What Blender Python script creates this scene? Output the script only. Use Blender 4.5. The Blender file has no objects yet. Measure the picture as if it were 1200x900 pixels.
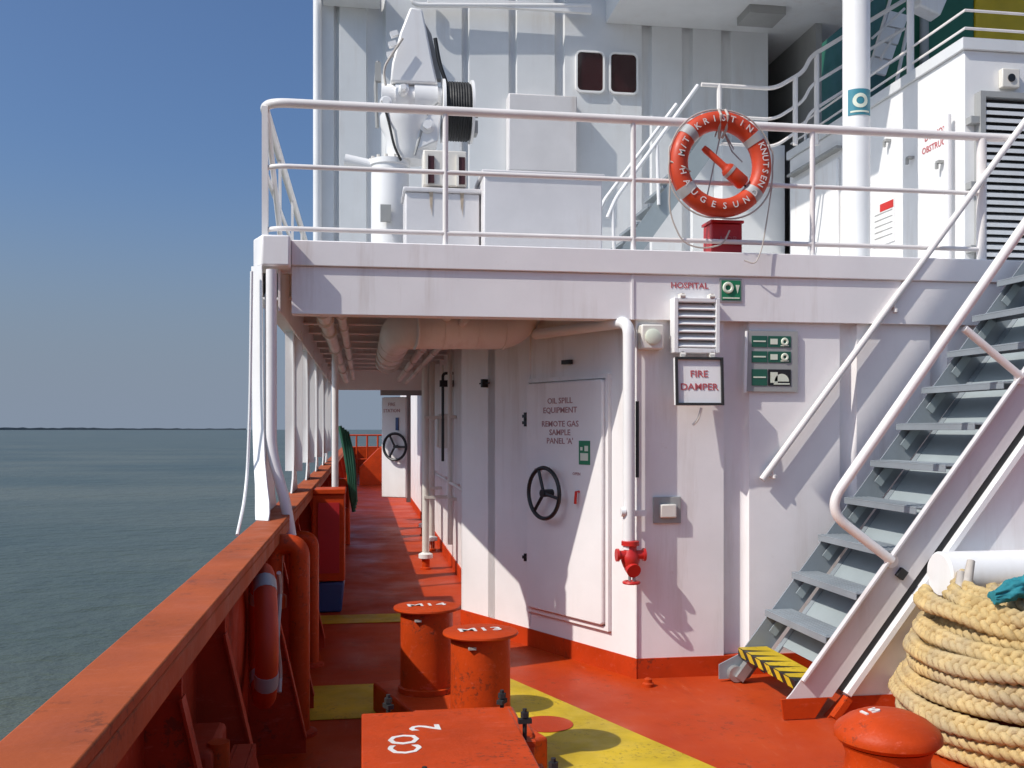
import bpy, bmesh, math, random
from mathutils import Vector, Matrix
random.seed(7)
PI = math.pi
S = bpy.context.scene
COL = S.collection

# ------------------------------------------------------------------ camera, world, sun, exposure
CAM_H = 1.75; FPX = 1150.0; YAW = math.atan(175/FPX); HOR = 503
cam = bpy.data.cameras.new('camera'); camo = bpy.data.objects.new('camera', cam); COL.objects.link(camo)
camo.location = (0, 0, CAM_H); camo.rotation_euler = (PI/2, 0, -YAW)
cam.sensor_width = 36; cam.lens = FPX/1200*36; cam.shift_y = (HOR-450)/1200
cam.clip_start = 0.05; cam.clip_end = 40000
S.camera = camo
LIGHT = Vector((.655, .25, -.71)).normalized()
w = bpy.data.worlds.new('World'); S.world = w; w.use_nodes = True
nt = w.node_tree; bg = nt.nodes['Background']
sky = nt.nodes.new('ShaderNodeTexSky'); sky.sky_type = 'NISHITA'; sky.sun_disc = False
sky.sun_elevation = math.asin(-LIGHT.z); sky.sun_rotation = math.atan2(-LIGHT.x, -LIGHT.y)
sky.air_density = 1.0; sky.dust_density = 3.5; sky.ozone_density = 2.6; sky.altitude = 0
# the clear blue sky, with an even band of pale sea haze along the whole horizon
tc = nt.nodes.new('ShaderNodeTexCoord'); sp = nt.nodes.new('ShaderNodeSeparateXYZ'); nt.links.new(tc.outputs['Generated'], sp.inputs[0])
hr_ = nt.nodes.new('ShaderNodeMapRange'); hr_.interpolation_type = 'SMOOTHERSTEP'; nt.links.new(sp.outputs[2], hr_.inputs[0])
for i_, v_ in ((1, -.02), (2, .30), (3, .93), (4, 0.0)): hr_.inputs[i_].default_value = v_
tint = nt.nodes.new('ShaderNodeMix'); tint.data_type = 'RGBA'; tint.blend_type = 'MULTIPLY'; tint.inputs[0].default_value = 1
nt.links.new(sky.outputs[0], tint.inputs[6]); tint.inputs[7].default_value = (.74, .93, 1.17, 1)
hz0 = nt.nodes.new('ShaderNodeMix'); hz0.data_type = 'RGBA'; nt.links.new(hr_.outputs[0], hz0.inputs[0])
nt.links.new(tint.outputs[2], hz0.inputs[6]); hz0.inputs[7].default_value = (2.36, 2.90, 3.75, 1)
nt.links.new(hz0.outputs[2], bg.inputs[0]); bg.inputs[1].default_value = 0.094
sun = bpy.data.lights.new('sun', 'SUN'); suno = bpy.data.objects.new('sun', sun); COL.objects.link(suno)
sun.energy = 3.5; sun.angle = math.radians(.5); sun.color = (1, .95, .87)
suno.rotation_euler = LIGHT.to_track_quat('-Z', 'Y').to_euler(); suno.location = (-20, -8, 25)
S.view_settings.view_transform = 'Standard'; S.view_settings.look = 'None'
S.view_settings.exposure = 0.16; S.view_settings.gamma = 1.0; S.view_settings.use_curve_mapping = False

CA, SA = math.cos(YAW), math.sin(YAW)
def at(u, v, Y):
    """point of the vertical plane y=Y seen at photo pixel (u, v)"""
    X = Y*math.tan(YAW+math.atan((u-600)/FPX)); D = X*SA+Y*CA
    return Vector((X, Y, CAM_H+(HOR-v)*D/FPX))
def onz(u, v, z=0):
    D = FPX*(CAM_H-z)/(v-HOR); L = (u-600)/FPX*D
    return Vector((L*CA+D*SA, D*CA-L*SA, z))

# ------------------------------------------------------------------ materials
def new_mat(name):
    m = bpy.data.materials.new(name); m.use_nodes = True
    n = m.node_tree.nodes; return m, n, m.node_tree.links, n['Principled BSDF']
def noise(n, l, scale, detail=4, rough=.55, vec=None):
    t = n.new('ShaderNodeTexNoise'); t.inputs['Scale'].default_value = scale
    t.inputs['Detail'].default_value = detail; t.inputs['Roughness'].default_value = rough
    if vec is not None: l.new(vec, t.inputs['Vector'])
    return t.outputs['Fac']
def ramp(n, l, fac, a, b, lo=0.0, hi=1.0):
    r = n.new('ShaderNodeMapRange'); r.inputs[1].default_value = a; r.inputs[2].default_value = b
    r.inputs[3].default_value = lo; r.inputs[4].default_value = hi; r.clamp = True
    l.new(fac, r.inputs[0]); return r.outputs[0]
def mix(n, l, fac, c1, c2):
    x = n.new('ShaderNodeMix'); x.data_type = 'RGBA'
    if isinstance(fac, float): x.inputs[0].default_value = fac
    else: l.new(fac, x.inputs[0])
    for i, c in ((6, c1), (7, c2)):
        if isinstance(c, tuple): x.inputs[i].default_value = (*c, 1)
        else: l.new(c, x.inputs[i])
    return x.outputs[2]
def coords(n, l, scale=(1, 1, 1)):
    tc = n.new('ShaderNodeTexCoord'); mp = n.new('ShaderNodeMapping'); mp.inputs['Scale'].default_value = scale
    l.new(tc.outputs['Object'], mp.inputs['Vector']); return mp.outputs['Vector']
def paint(name, col, rough=.4, dirt=(.25, .12, .05), dirt_amt=.25, var=.12, bump=.15, stain=0.0, scale=1.0, metal=0.0, wav=0.0, spec=.5, chips=0.0):
    m, n, l, b = new_mat(name)
    v = coords(n, l)
    lo = tuple(c*(1-var) for c in col); hi = tuple(min(1, c*(1+var*.5)) for c in col)
    c = mix(n, l, ramp(n, l, noise(n, l, 1.7*scale, 5, .6, v), .35, .65), lo, hi)
    spots = ramp(n, l, noise(n, l, 14*scale, 6, .7, v), .66, .8, 0, dirt_amt)
    c = mix(n, l, spots, c, dirt)
    if chips > 0:
        ch_ = n.new('ShaderNodeMath'); ch_.operation = 'MULTIPLY'
        l.new(ramp(n, l, noise(n, l, 22*scale, 8, .75, v), .545, .585, 0, chips), ch_.inputs[0])
        l.new(ramp(n, l, noise(n, l, 2.4*scale, 3, .6, v), .47, .62), ch_.inputs[1])
        c = mix(n, l, ch_.outputs[0], c, (.075, .030, .018))
        v2_ = coords(n, l, (2.5, 14, 9))
        c = mix(n, l, ramp(n, l, noise(n, l, 3, 7, .8, v2_), .57, .66, 0, chips*.5), c, tuple(min(1, q*1.25+.10) for q in col))
    if stain > 0:
        sv = coords(n, l, (7, 7, .7))
        st = n.new('ShaderNodeMath'); st.operation = 'MULTIPLY'
        l.new(ramp(n, l, noise(n, l, 1.0, 5, .65, sv), .51, .70, 0, stain), st.inputs[0])
        l.new(ramp(n, l, noise(n, l, .9, 2, .5, v), .45, .62), st.inputs[1])
        c = mix(n, l, st.outputs[0], c, (.33, .21, .12))
    l.new(c, b.inputs['Base Color'])
    l.new(ramp(n, l, noise(n, l, 5*scale, 4, .6, v), .3, .7, rough*.8, min(1, rough*1.3)), b.inputs['Roughness'])
    b.inputs['Metallic'].default_value = metal; b.inputs['Specular IOR Level'].default_value = spec
    bp = n.new('ShaderNodeBump'); bp.inputs['Strength'].default_value = bump; bp.inputs['Distance'].default_value = .004
    l.new(noise(n, l, 45*scale, 3, .6, v), bp.inputs['Height'])
    last = bp
    if wav > 0:
        b2 = n.new('ShaderNodeBump'); b2.inputs['Strength'].default_value = wav; b2.inputs['Distance'].default_value = .05
        l.new(noise(n, l, 1.6, 1, .4, v), b2.inputs['Height']); l.new(b2.outputs[0], bp.inputs['Normal'])
    l.new(last.outputs[0], b.inputs['Normal'])
    return m
M = {}
M['white'] = paint('white_ship_paint', (.84, .81, .80), .45, (.45, .30, .20), .25, .05, .14, stain=.26, wav=.25)
M['whiteclean'] = paint('white_clean_paint', (.82, .81, .80), .40, (.5, .35, .22), .18, .05, .1, stain=.2)
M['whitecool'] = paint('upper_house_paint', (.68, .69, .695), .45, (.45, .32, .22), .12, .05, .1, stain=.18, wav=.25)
M['rail'] = paint('rail_paint', (.80, .76, .73), .38, (.40, .20, .10), .35, .08, .2, scale=2)
M['duct'] = paint('duct_paint', (.72, .69, .66), .5, (.35, .22, .12), .35, .1, .12, stain=.3)
M['cream'] = paint('cream_paint', (.74, .70, .63), .45, (.35, .2, .1), .3, .1, .1)
M['red'] = paint('red_oxide_paint', (.50, .046, .007), .45, (.16, .03, .012), .45, .22, .25, spec=.2, chips=.6)
M['bulwark'] = paint('bulwark_paint', (.46, .040, .010), .6, (.10, .02, .01), .5, .25, .3, spec=.2, chips=.6)
M['cap'] = paint('rail_cap_paint', (.40, .088, .026), .6, (.2, .06, .03), .45, .2, .3, spec=.2, chips=.55)
M['fitting'] = paint('red_fitting_paint', (.52, .054, .007), .45, (.15, .03, .015), .45, .2, .3, scale=1.5, spec=.2, chips=.7)
M['yellow'] = paint('yellow_paint', (.58, .40, .02), .5, (.30, .09, .02), .6, .22, .25, scale=1.5, spec=.25, chips=.5)
M['greylight'] = paint('light_grey_plate', (.31, .355, .37), .5, (.2, .16, .13), .3, .1, .15)
M['box'] = paint('grey_white_box', (.66, .635, .635), .45, (.4, .28, .2), .2, .07, .1, stain=.35)
M['rust'] = paint('rust_streak', (.50, .40, .30), .8, (.2, .1, .05), .6, .3, .2, scale=3)
M['grey'] = paint('grey_step_paint', (.245, .275, .30), .5, (.15, .12, .1), .4, .15, .25)
M['midgrey'] = paint('grey_plate', (.34, .34, .33), .5, (.2, .15, .1), .3, .1, .1)
M['black'] = paint('black_paint', (.015, .015, .016), .4, (.05, .04, .03), .3, .2, .2)
M['rubber'] = paint('black_rubber', (.02, .02, .021), .65, (.06, .05, .04), .3, .2, .2)
M['steel'] = paint('worn_steel', (.42, .42, .41), .45, (.2, .12, .08), .4, .15, .3, metal=.6)
M['orange'] = paint('lifebuoy_orange', (.57, .052, .012), .5, (.3, .08, .04), .3, .12, .12, scale=2)
M['tape'] = paint('reflective_tape', (.42, .42, .41), .35, (.3, .28, .25), .3, .1, .1)
M['hydrant'] = paint('hydrant_red', (.55, .025, .02), .35, (.2, .02, .02), .3, .1, .15)
M['redbox'] = paint('deep_red_box', (.46, .018, .022), .4, (.15, .02, .02), .3, .1, .1)
M['textred'] = paint('faded_red_lettering', (.50, .10, .11), .6, (.7, .5, .5), .4, .1, .05, scale=6)
M['textbrown'] = paint('maroon_lettering', (.42, .21, .21), .6, (.6, .5, .5), .3, .1, .05, scale=6)
M['textwhite'] = paint('white_lettering', (.75, .72, .68), .6, (.5, .15, .08), .5, .1, .05, scale=4)
M['green'] = paint('sign_green', (.015, .20, .085), .35, (.1, .2, .1), .2, .1, .05)
M['darkgreen'] = paint('sign_dark_green', (.02, .11, .07), .35, (.1, .2, .1), .2, .1, .05)
M['signwhite'] = paint('sign_cream', (.72, .76, .62), .4, (.4, .5, .4), .2, .08, .05)
M['teal'] = paint('sign_teal', (.05, .24, .30), .4, (.1, .2, .2), .2, .1, .05)
M['window'] = None
M['funnelgreen'] = paint('funnel_green', (.03, .15, .085), .45, (.02, .04, .03), .3, .15, .1)
M['funnelyellow'] = paint('funnel_yellow', (.68, .46, .012), .45, (.2, .1, .02), .3, .15, .1)
M['recess'] = paint('recess_shade_paint', (.17, .17, .175), .6, (.1, .08, .07), .3, .1, .1)  # wall colour darkened to carry the shade of the recess
M['dark'] = paint('dark_interior', (.05, .048, .05), .7, (.03, .02, .02), .3, .2, .1)
M['maroon'] = paint('maroon_door', (.06, .015, .018), .5, (.03, .02, .02), .3, .2, .1)
M['blue'] = paint('blue_plastic', (.03, .07, .22), .45, (.05, .05, .1), .3, .15, .1)
M['cloth'] = paint('teal_cloth', (.02, .22, .26), .85, (.02, .1, .2), .5, .25, .5, scale=3)
M['hose'] = paint('green_hose', (.015, .10, .055), .5, (.02, .05, .04), .3, .2, .2, scale=3)
M['cord'] = paint('pale_cord', (.52, .47, .42), .8, (.3, .25, .2), .4, .15, .4, scale=4)
M['hull'] = paint('hull_paint', (.10, .015, .012), .5)
def mat_rope():
    m, n, l, b = new_mat('manila_rope'); v = coords(n, l)
    c = mix(n, l, ramp(n, l, noise(n, l, 6, 5, .65, v), .3, .7), (.43, .30, .125), (.68, .50, .225))
    c = mix(n, l, ramp(n, l, noise(n, l, 2.3, 3, .5, v), .46, .62, 0, .6), c, (.36, .30, .21))
    c = mix(n, l, ramp(n, l, noise(n, l, 60, 3, .7, v), .55, .75, 0, .6), c, (.26, .17, .07))
    l.new(c, b.inputs['Base Color']); b.inputs['Roughness'].default_value = .9
    bp = n.new('ShaderNodeBump'); bp.inputs['Strength'].default_value = .7; bp.inputs['Distance'].default_value = .006
    l.new(noise(n, l, 90, 4, .7, v), bp.inputs['Height']); l.new(bp.outputs[0], b.inputs['Normal']); return m
M['rope'] = mat_rope()
def mat_glass():
    m, n, l, b = new_mat('tinted_glass'); b.inputs['Base Color'].default_value = (.03, .006, .008, 1)
    b.inputs['Roughness'].default_value = .08; return m
M['window'] = mat_glass()
def mat_deck():
    m, n, l, b = new_mat('deck_paint'); v = coords(n, l)
    c = mix(n, l, ramp(n, l, noise(n, l, 1.2, 5, .6, v), .35, .68), (.39, .034, .005), (.50, .055, .006))
    sv = coords(n, l, (1.2, .35, 1))
    c = mix(n, l, ramp(n, l, noise(n, l, 2.2, 6, .7, sv), .55, .72, 0, .5), c, (.22, .025, .010))
    c = mix(n, l, ramp(n, l, noise(n, l, 30, 4, .7, v), .66, .74, 0, .4), c, (.45, .14, .08))
    c = mix(n, l, ramp(n, l, noise(n, l, .55, 2, .5, v), .5, .68, 0, .35), c, (.50, .075, .022))
    sc_ = coords(n, l, (9, 1.6, 1)); c = mix(n, l, ramp(n, l, noise(n, l, 2.6, 8, .8, sc_), .57, .66, 0, .35), c, (.56, .16, .08))
    cp_ = n.new('ShaderNodeMath'); cp_.operation = 'MULTIPLY'
    l.new(ramp(n, l, noise(n, l, 16, 8, .75, v), .55, .60, 0, .6), cp_.inputs[0]); l.new(ramp(n, l, noise(n, l, 1.3, 3, .6, v), .5, .64), cp_.inputs[1])
    c = mix(n, l, cp_.outputs[0], c, (.10, .03, .016))
    l.new(c, b.inputs['Base Color'])
    l.new(ramp(n, l, noise(n, l, 1.1, 4, .6, v), .35, .65, .36, .68), b.inputs['Roughness']); b.inputs['Specular IOR Level'].default_value = .18
    bp = n.new('ShaderNodeBump'); bp.inputs['Strength'].default_value = .25; bp.inputs['Distance'].default_value = .004
    l.new(noise(n, l, 60, 6, .7, v), bp.inputs['Height'])
    b2 = n.new('ShaderNodeBump'); b2.inputs['Strength'].default_value = .15; b2.inputs['Distance'].default_value = .03
    l.new(noise(n, l, 1.5, 2, .5, v), b2.inputs['Height']); l.new(b2.outputs[0], bp.inputs['Normal'])
    l.new(bp.outputs[0], b.inputs['Normal']); return m
M['deck'] = mat_deck()
def mat_sea():
    m, n, l, b = new_mat('sea_water')
    v1 = coords(n, l, (.50, .62, 1)); v2 = coords(n, l, (.07, .10, 1))
    c = mix(n, l, ramp(n, l, noise(n, l, .35, 3, .5, v2), .35, .65), (.058, .078, .060), (.102, .114, .083))
    l.new(c, b.inputs['Base Color']); b.inputs['Roughness'].default_value = .30
    b.inputs['IOR'].default_value = 1.33; b.inputs['Specular IOR Level'].default_value = .38
    bp = n.new('ShaderNodeBump'); bp.inputs['Strength'].default_value = .8; bp.inputs['Distance'].default_value = .45
    l.new(noise(n, l, 1.0, 5, .6, v1), bp.inputs['Height'])
    b2 = n.new('ShaderNodeBump'); b2.inputs['Strength'].default_value = .5; b2.inputs['Distance'].default_value = 1.6
    l.new(noise(n, l, .9, 3, .5, v2), b2.inputs['Height']); l.new(b2.outputs[0], bp.inputs['Normal'])
    l.new(bp.outputs[0], b.inputs['Normal']); return m
M['sea'] = mat_sea()
M['land'] = paint('far_coast', (.12, .145, .165), .9, (.05, .06, .06), .2, .2, 0, scale=.01)

# ------------------------------------------------------------------ builders
ORG = {}
class MB:
    def __init__(s): s.v = []; s.f = []
    def add(s, vs, fs):
        k = len(s.v); s.v += [Vector(p) for p in vs]; s.f += [tuple(i+k for i in f) for f in fs]; return s
    def box(s, x0, x1, y0, y1, z0, z1):
        vs = [(x, y, z) for z in (z0, z1) for y in (y0, y1) for x in (x0, x1)]
        return s.add(vs, [(0, 2, 3, 1), (4, 5, 7, 6), (0, 1, 5, 4), (2, 6, 7, 3), (0, 4, 6, 2), (1, 3, 7, 5)])
    def obox(s, c, a, b, d):
        c, a, b, d = map(Vector, (c, a, b, d))
        vs = [c+i*a+j*b+k*d for k in (-1, 1) for j in (-1, 1) for i in (-1, 1)]
        return s.add(vs, [(0, 2, 3, 1), (4, 5, 7, 6), (0, 1, 5, 4), (2, 6, 7, 3), (0, 4, 6, 2), (1, 3, 7, 5)])
    def prism(s, poly, vec):
        vec = Vector(vec); n = len(poly); p = [Vector(q) for q in poly]
        return s.add(p+[q+vec for q in p], [tuple(range(n)), tuple(range(2*n-1, n-1, -1))]+[(i, (i+1) % n, n+(i+1) % n, n+i) for i in range(n)])
    def tube(s, pts, r, n=10, closed=False, cap=True, radii=None):
        pts = [Vector(p) for p in pts]; m = len(pts); T = []
        for i in range(m):
            a = pts[i-1] if (i > 0 or closed) else pts[i]; b = pts[(i+1) % m] if (i < m-1 or closed) else pts[i]
            T.append((b-a).normalized())
        up = Vector((0, 0, 1)) if abs(T[0].z) < .9 else Vector((1, 0, 0))
        N = (up-T[0]*up.dot(T[0])).normalized(); vs = []; fs = []
        for i in range(m):
            N = (N-T[i]*N.dot(T[i])).normalized(); B = T[i].cross(N); rr = radii[i] if radii else r
            for k in range(n):
                a = 2*PI*k/n; vs.append(pts[i]+N*(rr*math.cos(a))+B*(rr*math.sin(a)))
        for i in range(m if closed else m-1):
            j = (i+1) % m
            for k in range(n): fs.append((i*n+k, i*n+(k+1) % n, j*n+(k+1) % n, j*n+k))
        if cap and not closed: fs += [tuple(range(n-1, -1, -1)), tuple(range((m-1)*n, m*n))]
        return s.add(vs, fs)
    def cyl(s, p0, p1, r, n=16, r1=None):
        return s.tube([p0, p1], r, n, radii=[r, r if r1 is None else r1])
    def lathe(s, c, prof, n=32, axis=(0, 0, 1)):
        ax = Vector(axis).normalized(); q = Vector((0, 0, 1)).rotation_difference(ax); c = Vector(c); vs = []; fs = []
        m = len(prof)
        for (r, z) in prof:
            for k in range(n): vs.append(c+q @ Vector((r*math.cos(2*PI*k/n), r*math.sin(2*PI*k/n), z)))
        for i in range(m-1):
            for k in range(n): fs.append((i*n+k, i*n+(k+1) % n, (i+1)*n+(k+1) % n, (i+1)*n+k))
        fs += [tuple(range(n-1, -1, -1)), tuple(range((m-1)*n, m*n))]
        return s.add(vs, fs)
    def torus(s, c, R, r, axis=(0, 1, 0), n=48, m=14, a0=0, a1=2*PI):
        ax = Vector(axis).normalized(); q = Vector((0, 0, 1)).rotation_difference(ax); c = Vector(c)
        full = abs(a1-a0-2*PI) < 1e-4; k = n if full else n+1
        return s.tube([c+q @ Vector((R*math.cos(a0+(a1-a0)*i/n), R*math.sin(a0+(a1-a0)*i/n), 0)) for i in range(k)], r, m, closed=full)
    def build(s, name, mat, parent=None, bevel=0, angle=40):
        org = ORG.get(parent, Vector()) if parent else Vector()
        me = bpy.data.meshes.new(name); me.from_pydata([tuple(p-org) for p in s.v], [], s.f)
        bm = bmesh.new(); bm.from_mesh(me); bmesh.ops.recalc_face_normals(bm, faces=bm.faces); bm.to_mesh(me); bm.free()
        for p in me.polygons: p.use_smooth = True
        me.set_sharp_from_angle(angle=math.radians(angle))
        me.materials.append(M[mat] if isinstance(mat, str) else mat)
        o = bpy.data.objects.new(name, me); COL.objects.link(o)
        if parent: o.parent = parent; ORG[o] = org
        if bevel:
            b = o.modifiers.new('bevel', 'BEVEL'); b.width = bevel; b.segments = 2; b.limit_method = 'ANGLE'; b.angle_limit = math.radians(40)
        return o
def tag(o, label, cat, group=None):
    o['label'] = label; o['category'] = cat
    if group: o['group'] = group
    return o
def thing(name, label, cat, loc=(0, 0, 0), group=None):
    o = bpy.data.objects.new(name, None); COL.objects.link(o); o.location = loc; o.empty_display_size = .1
    ORG[o] = Vector(loc); return tag(o, label, cat, group)
def struct(o, kind='structure'): o['kind'] = kind; return o
def copy_thing(root, loc, label):
    def rec(o, par):
        c = o.copy(); COL.objects.link(c); c.parent = par
        for ch in list(o.children): rec(ch, c)
        return c
    r = rec(root, None); r.location = loc; r['label'] = label; ORG[r] = Vector(loc); return r
def rounded(pts, rad, seg=6):
    pts = [Vector(p) for p in pts]; out = [pts[0]]
    for i in range(1, len(pts)-1):
        a, b, c = pts[i-1], pts[i], pts[i+1]; d1 = (a-b); d2 = (c-b)
        r = min(rad, d1.length*.49, d2.length*.49); p = b+d1.normalized()*r; q = b+d2.normalized()*r
        for k in range(seg+1):
            t = k/seg; out.append(p*(1-t)**2+b*2*t*(1-t)+q*t*t)
    return out+[pts[-1]]
def text(s, size, mat, parent, origin, right=(1, 0, 0), up=(0, 0, 1), name='lettering', ex=.0006, width=1.0, align='CENTER', extra=None):
    """flat letters as mesh; extra = list of (string, origin, right, up) joined into the same part"""
    items = [(s, origin, right, up)]+(extra or [])
    if extra and len(s) > 1:
        for (st, o_, r_, u_) in extra: text(st, size, mat, parent, o_, r_, u_, name, ex, width, align)
        items = items[:1]
    mb = MB()
    for (st, o_, r_, u_) in items:
        cu = bpy.data.curves.new('font', 'FONT'); cu.body = st; cu.size = size; cu.align_x = align; cu.align_y = 'CENTER'
        cu.extrude = ex; cu.resolution_u = 2; cu.offset = size*.012
        tmp = bpy.data.objects.new('tmp', cu); COL.objects.link(tmp)
        me = bpy.data.meshes.new_from_object(tmp.evaluated_get(bpy.context.evaluated_depsgraph_get()))
        R = Vector(r_).normalized(); U = Vector(u_).normalized(); N = R.cross(U); O = Vector(o_)
        jx = lambda p: size*.012*math.sin(p.co.x*41/size*.13+p.co.y*29/size*.2+len(mb.v)); jy = lambda p: size*.012*math.sin(p.co.x*37/size*.16+1.3+p.co.y*17/size*.2)
        mb.add([O+R*(p.co.x*width+jx(p))+U*(p.co.y+jy(p))+N*p.co.z for p in me.vertices], [tuple(p.vertices) for p in me.polygons])
        bpy.data.objects.remove(tmp); bpy.data.curves.remove(cu); bpy.data.meshes.remove(me)
    return mb.build(name, mat, parent)

# ------------------------------------------------------------------ key dimensions
YF = 6.68            # front bulkhead of the deckhouse
XC = 1.902           # its port corner
XI = .879            # inner wall of the side passage
YB = 8.73            # where the angled wall meets it
ZU = 3.0             # upper deck
ZL = 2.515           # underside of the upper deck edge
YE = 6.64            # front of the upper deck edge plate
XE = -.715           # port edge of the upper deck
ZR = 1.2             # bulwark rail
XO, XN = -.635, -.465

# ------------------------------------------------------------------ setting: sea, coast, deck
m = MB(); m.add([(-9000, -3000, -5), (9000, -3000, -5), (9000, 16000, -5), (-9000, 16000, -5)], [(0, 1, 2, 3)])
struct(m.build('sea', 'sea'))
m = MB(); pts = []
a0, a1 = -32, -6.5
N = 90
for i in range(N+1):
    a = math.radians(a0+(a1-a0)*i/N)*1.0; h = 12+7*random.random()*(1 if i % 7 else 1.5)
    if i > 62: h *= .75
    p = Vector((9000*math.sin(a)+9000*math.sin(YAW)*0, 9000*math.cos(a), 0)); pts.append((p, h*1.2))
vs = []
for p, h in pts: vs += [(p.x, p.y, -5.5), (p.x, p.y, h-5), (p.x*1.05, p.y*1.05, h-5), (p.x*1.05, p.y*1.05, -5.5)]
fs = []
for i in range(N):
    for k in range(3): fs.append((i*4+k, i*4+k+1, i*4+k+5, i*4+k+4))
struct(m.add(vs, fs).build('hills', 'land'))
m = MB(); m.box(XO-.01, 9, -3, 40, -.12, 0); struct(m.build('deck', 'deck'))
m = MB(); m.box(XO-.012, 9.0, -3, 40, -6, -.121); struct(m.build('hull', 'hull'))
# painted yellow mooring zone
ya = [onz(598, 796), onz(700, 838), onz(830, 897)]
e = (ya[2]-ya[0]).normalized(); far = ya[0]; near = ya[0]+e*4.2
m = MB(); m.prism([(far.x, far.y, .004), (near.x, near.y, .004), (near.x-.9, near.y, .004), (.55, 5.0, .004), (.55, 6.0, .004), (-.62, 6.0, .004), (-.62, far.y, .004)][::-1], (0, 0, .002))
struct(m.build('deck_marking', 'yellow'))
m = MB(); m.box(-.5, .72, 8.95, 9.35, .004, .006); struct(m.build('deck_marking', 'yellow'))
c = onz(640, 850); m = MB(); m.lathe((c.x, c.y, .008), [(.16, 0), (.16, .002)], 28); struct(m.build('deck_marking', 'deck'))

# ------------------------------------------------------------------ bulwark
bw = thing('bulwark', 'red steel bulwark with flat faded capping along the ship side, sea beyond', 'bulwark', (-.6, 6, 0))
m = MB(); m.box(-.615, -.60, -3, 40, 0, 1.17); m.build('plate', 'bulwark', bw)
m = MB(); m.box(XO, XN, -3, 40, 1.17, ZR); m.box(XN-.012, XN-.001, -3, 40, 1.10, 1.169); m.build('capping', 'cap', bw, bevel=.006)
for y in [.6, 1.7, 2.85, 3.72, 5.35, 6.2, 7.9, 9.6, 11.2, 12.8, 14.4, 16, 18, 20, 23, 26]:
    m = MB(); m.prism([(-.60, y, .02), (-.60, y, 1.168), (-.50, y, 1.168), (-.50, y, 1.0), (-.30, y, .10), (-.30, y, .02)], (0, .012, 0))
    m.obox((-.40, y+.006, .55), (.100, 0, -.45), (0, .03, 0), (.004, 0, .001)); m.build('brace', 'bulwark', bw)
m = MB(); m.box(-.60, XI+3, 39.5, 39.6, 0, 1.0); m.build('end_plate', 'fitting', bw)
# pipe rail at the far end of the passage
fr = thing('guard_rail', 'red pipe rail crossing the far forward end of the side passage', 'railing', (0, 33, 0))
for x in (-.55, -.2, .15, .5, .85):
    m = MB(); m.cyl((x, 33, 0), (x, 33, 1.55), .03, 8); m.build('post', 'fitting', fr)
for z in (.75, 1.15, 1.55):
    m = MB(); m.cyl((-.6, 33, z), (1.2, 33, z), .026, 8); m.build('rail', 'fitting', fr)
m = MB(); m.prism([(-.1, 31, .0), (.9, 31, 0), (.9, 31, 1.25), (.5, 31, 1.15), (-.1, 31, .55)], (0, .8, 0)); tag(m.build('winch_cover', 'fitting'), 'red sloped steel cover standing at the far end of the passage', 'cover')
text('FIRE', .085, 'textred', bw, (-.597, 2.62, 1.10), (0, -1, 0), (0, 0, 1), extra=[('LINE', (-.597, 2.62, .99), (0, -1, 0), (0, 0, 1))])

# ------------------------------------------------------------------ deckhouse (lower) with passage
dh = thing('deckhouse', 'white steel deckhouse with red skirting, angled door wall and covered side passage', 'deckhouse', (2, 8, 0))
def wall(P0, P1, z0, z1, troughs, depth, thick=.08, name='wall', mat='white', parent=dh):
    """plated wall seen from the right of P0->P1 ... troughs = [(s0, s1)] swages pressed inwards"""
    P0 = Vector((*P0, 0)); P1 = Vector((*P1, 0)); d = (P1-P0).normalized(); n = Vector((d.y, -d.x, 0)); L = (P1-P0).length
    prof = [P0]
    for (s0, s1) in troughs:
        prof += [P0+d*s0, P0+d*(s0+.012)-n*depth*.85, P0+d*(s0+.03)-n*depth, P0+d*(s1-.045)-n*depth, P0+d*(s1-.022)-n*depth*.8, P0+d*(s1-.006)-n*depth*.3, P0+d*s1]
    prof += [P1, P1-n*(thick+depth), P0-n*(thick+depth)]
    mb = MB(); mb.prism([(p.x, p.y, z0) for p in prof], (0, 0, z1-z0)); return mb.build(name, mat, parent)
def xs(u, Y=YF): return at(u, 500, Y).x
wall((XC, YF), (8.5, YF), .12, ZL+.05, [(xs(848)-XC, xs(878)-XC), (xs(984)-XC, xs(1004)-XC), (xs(1090)-XC, xs(1110)-XC)], .055, name='front_wall')
dd = Vector((XI-XC, YB-YF)).normalized()            # along the angled wall
LA = Vector((XI-XC, YB-YF)).length
dn = Vector((-dd.y, dd.x))                          # its outward normal (to port / aft)
if dn.x > 0: dn = -dn
def aw(s, o=0.0): return (XC+dd.x*s+dn.x*o, YF+dd.y*s+dn.y*o)
def s_of(u):
    t = math.tan(YAW+math.atan((u-600)/FPX)); return (XC-t*YF)/(t*dd.y-dd.x)
# angled wall (drawn from B to A so that its outside faces port)
wall(aw(LA), aw(0), .12, 2.99, [(LA-s_of(580), LA-s_of(572))], .02, name='angled_wall')
XI2 = 1.13
wall((XI2, 30), (XI2, YB+.1), .12, 2.99, [(30-YB-k*1.15-.19, 30-YB-k*1.15-.1) for k in range(16, 0, -1)], .05, name='passage_wall')
o = .012
m = MB(); m.box(XC-.004, 8.5, YF-o, YF+.05, 0, .14); m.build('skirting', 'red', dh)
p = [aw(-.012, o), aw(LA+.01, o), aw(LA+.01, -.05), aw(0, -.05)]
m = MB(); m.prism([(*q, 0) for q in p], (0, 0, .14)); m.build('skirting', 'red', dh)
m = MB(); m.box(XI2-o, XI2+.05, YB+.1, 30, 0, .14); m.build('skirting', 'red', dh)
m = MB(); m.box(XI, XI2+.1, YB+.02, YB+.08, .0, 2.939); m.build('corner_return', 'white', dh)
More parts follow.
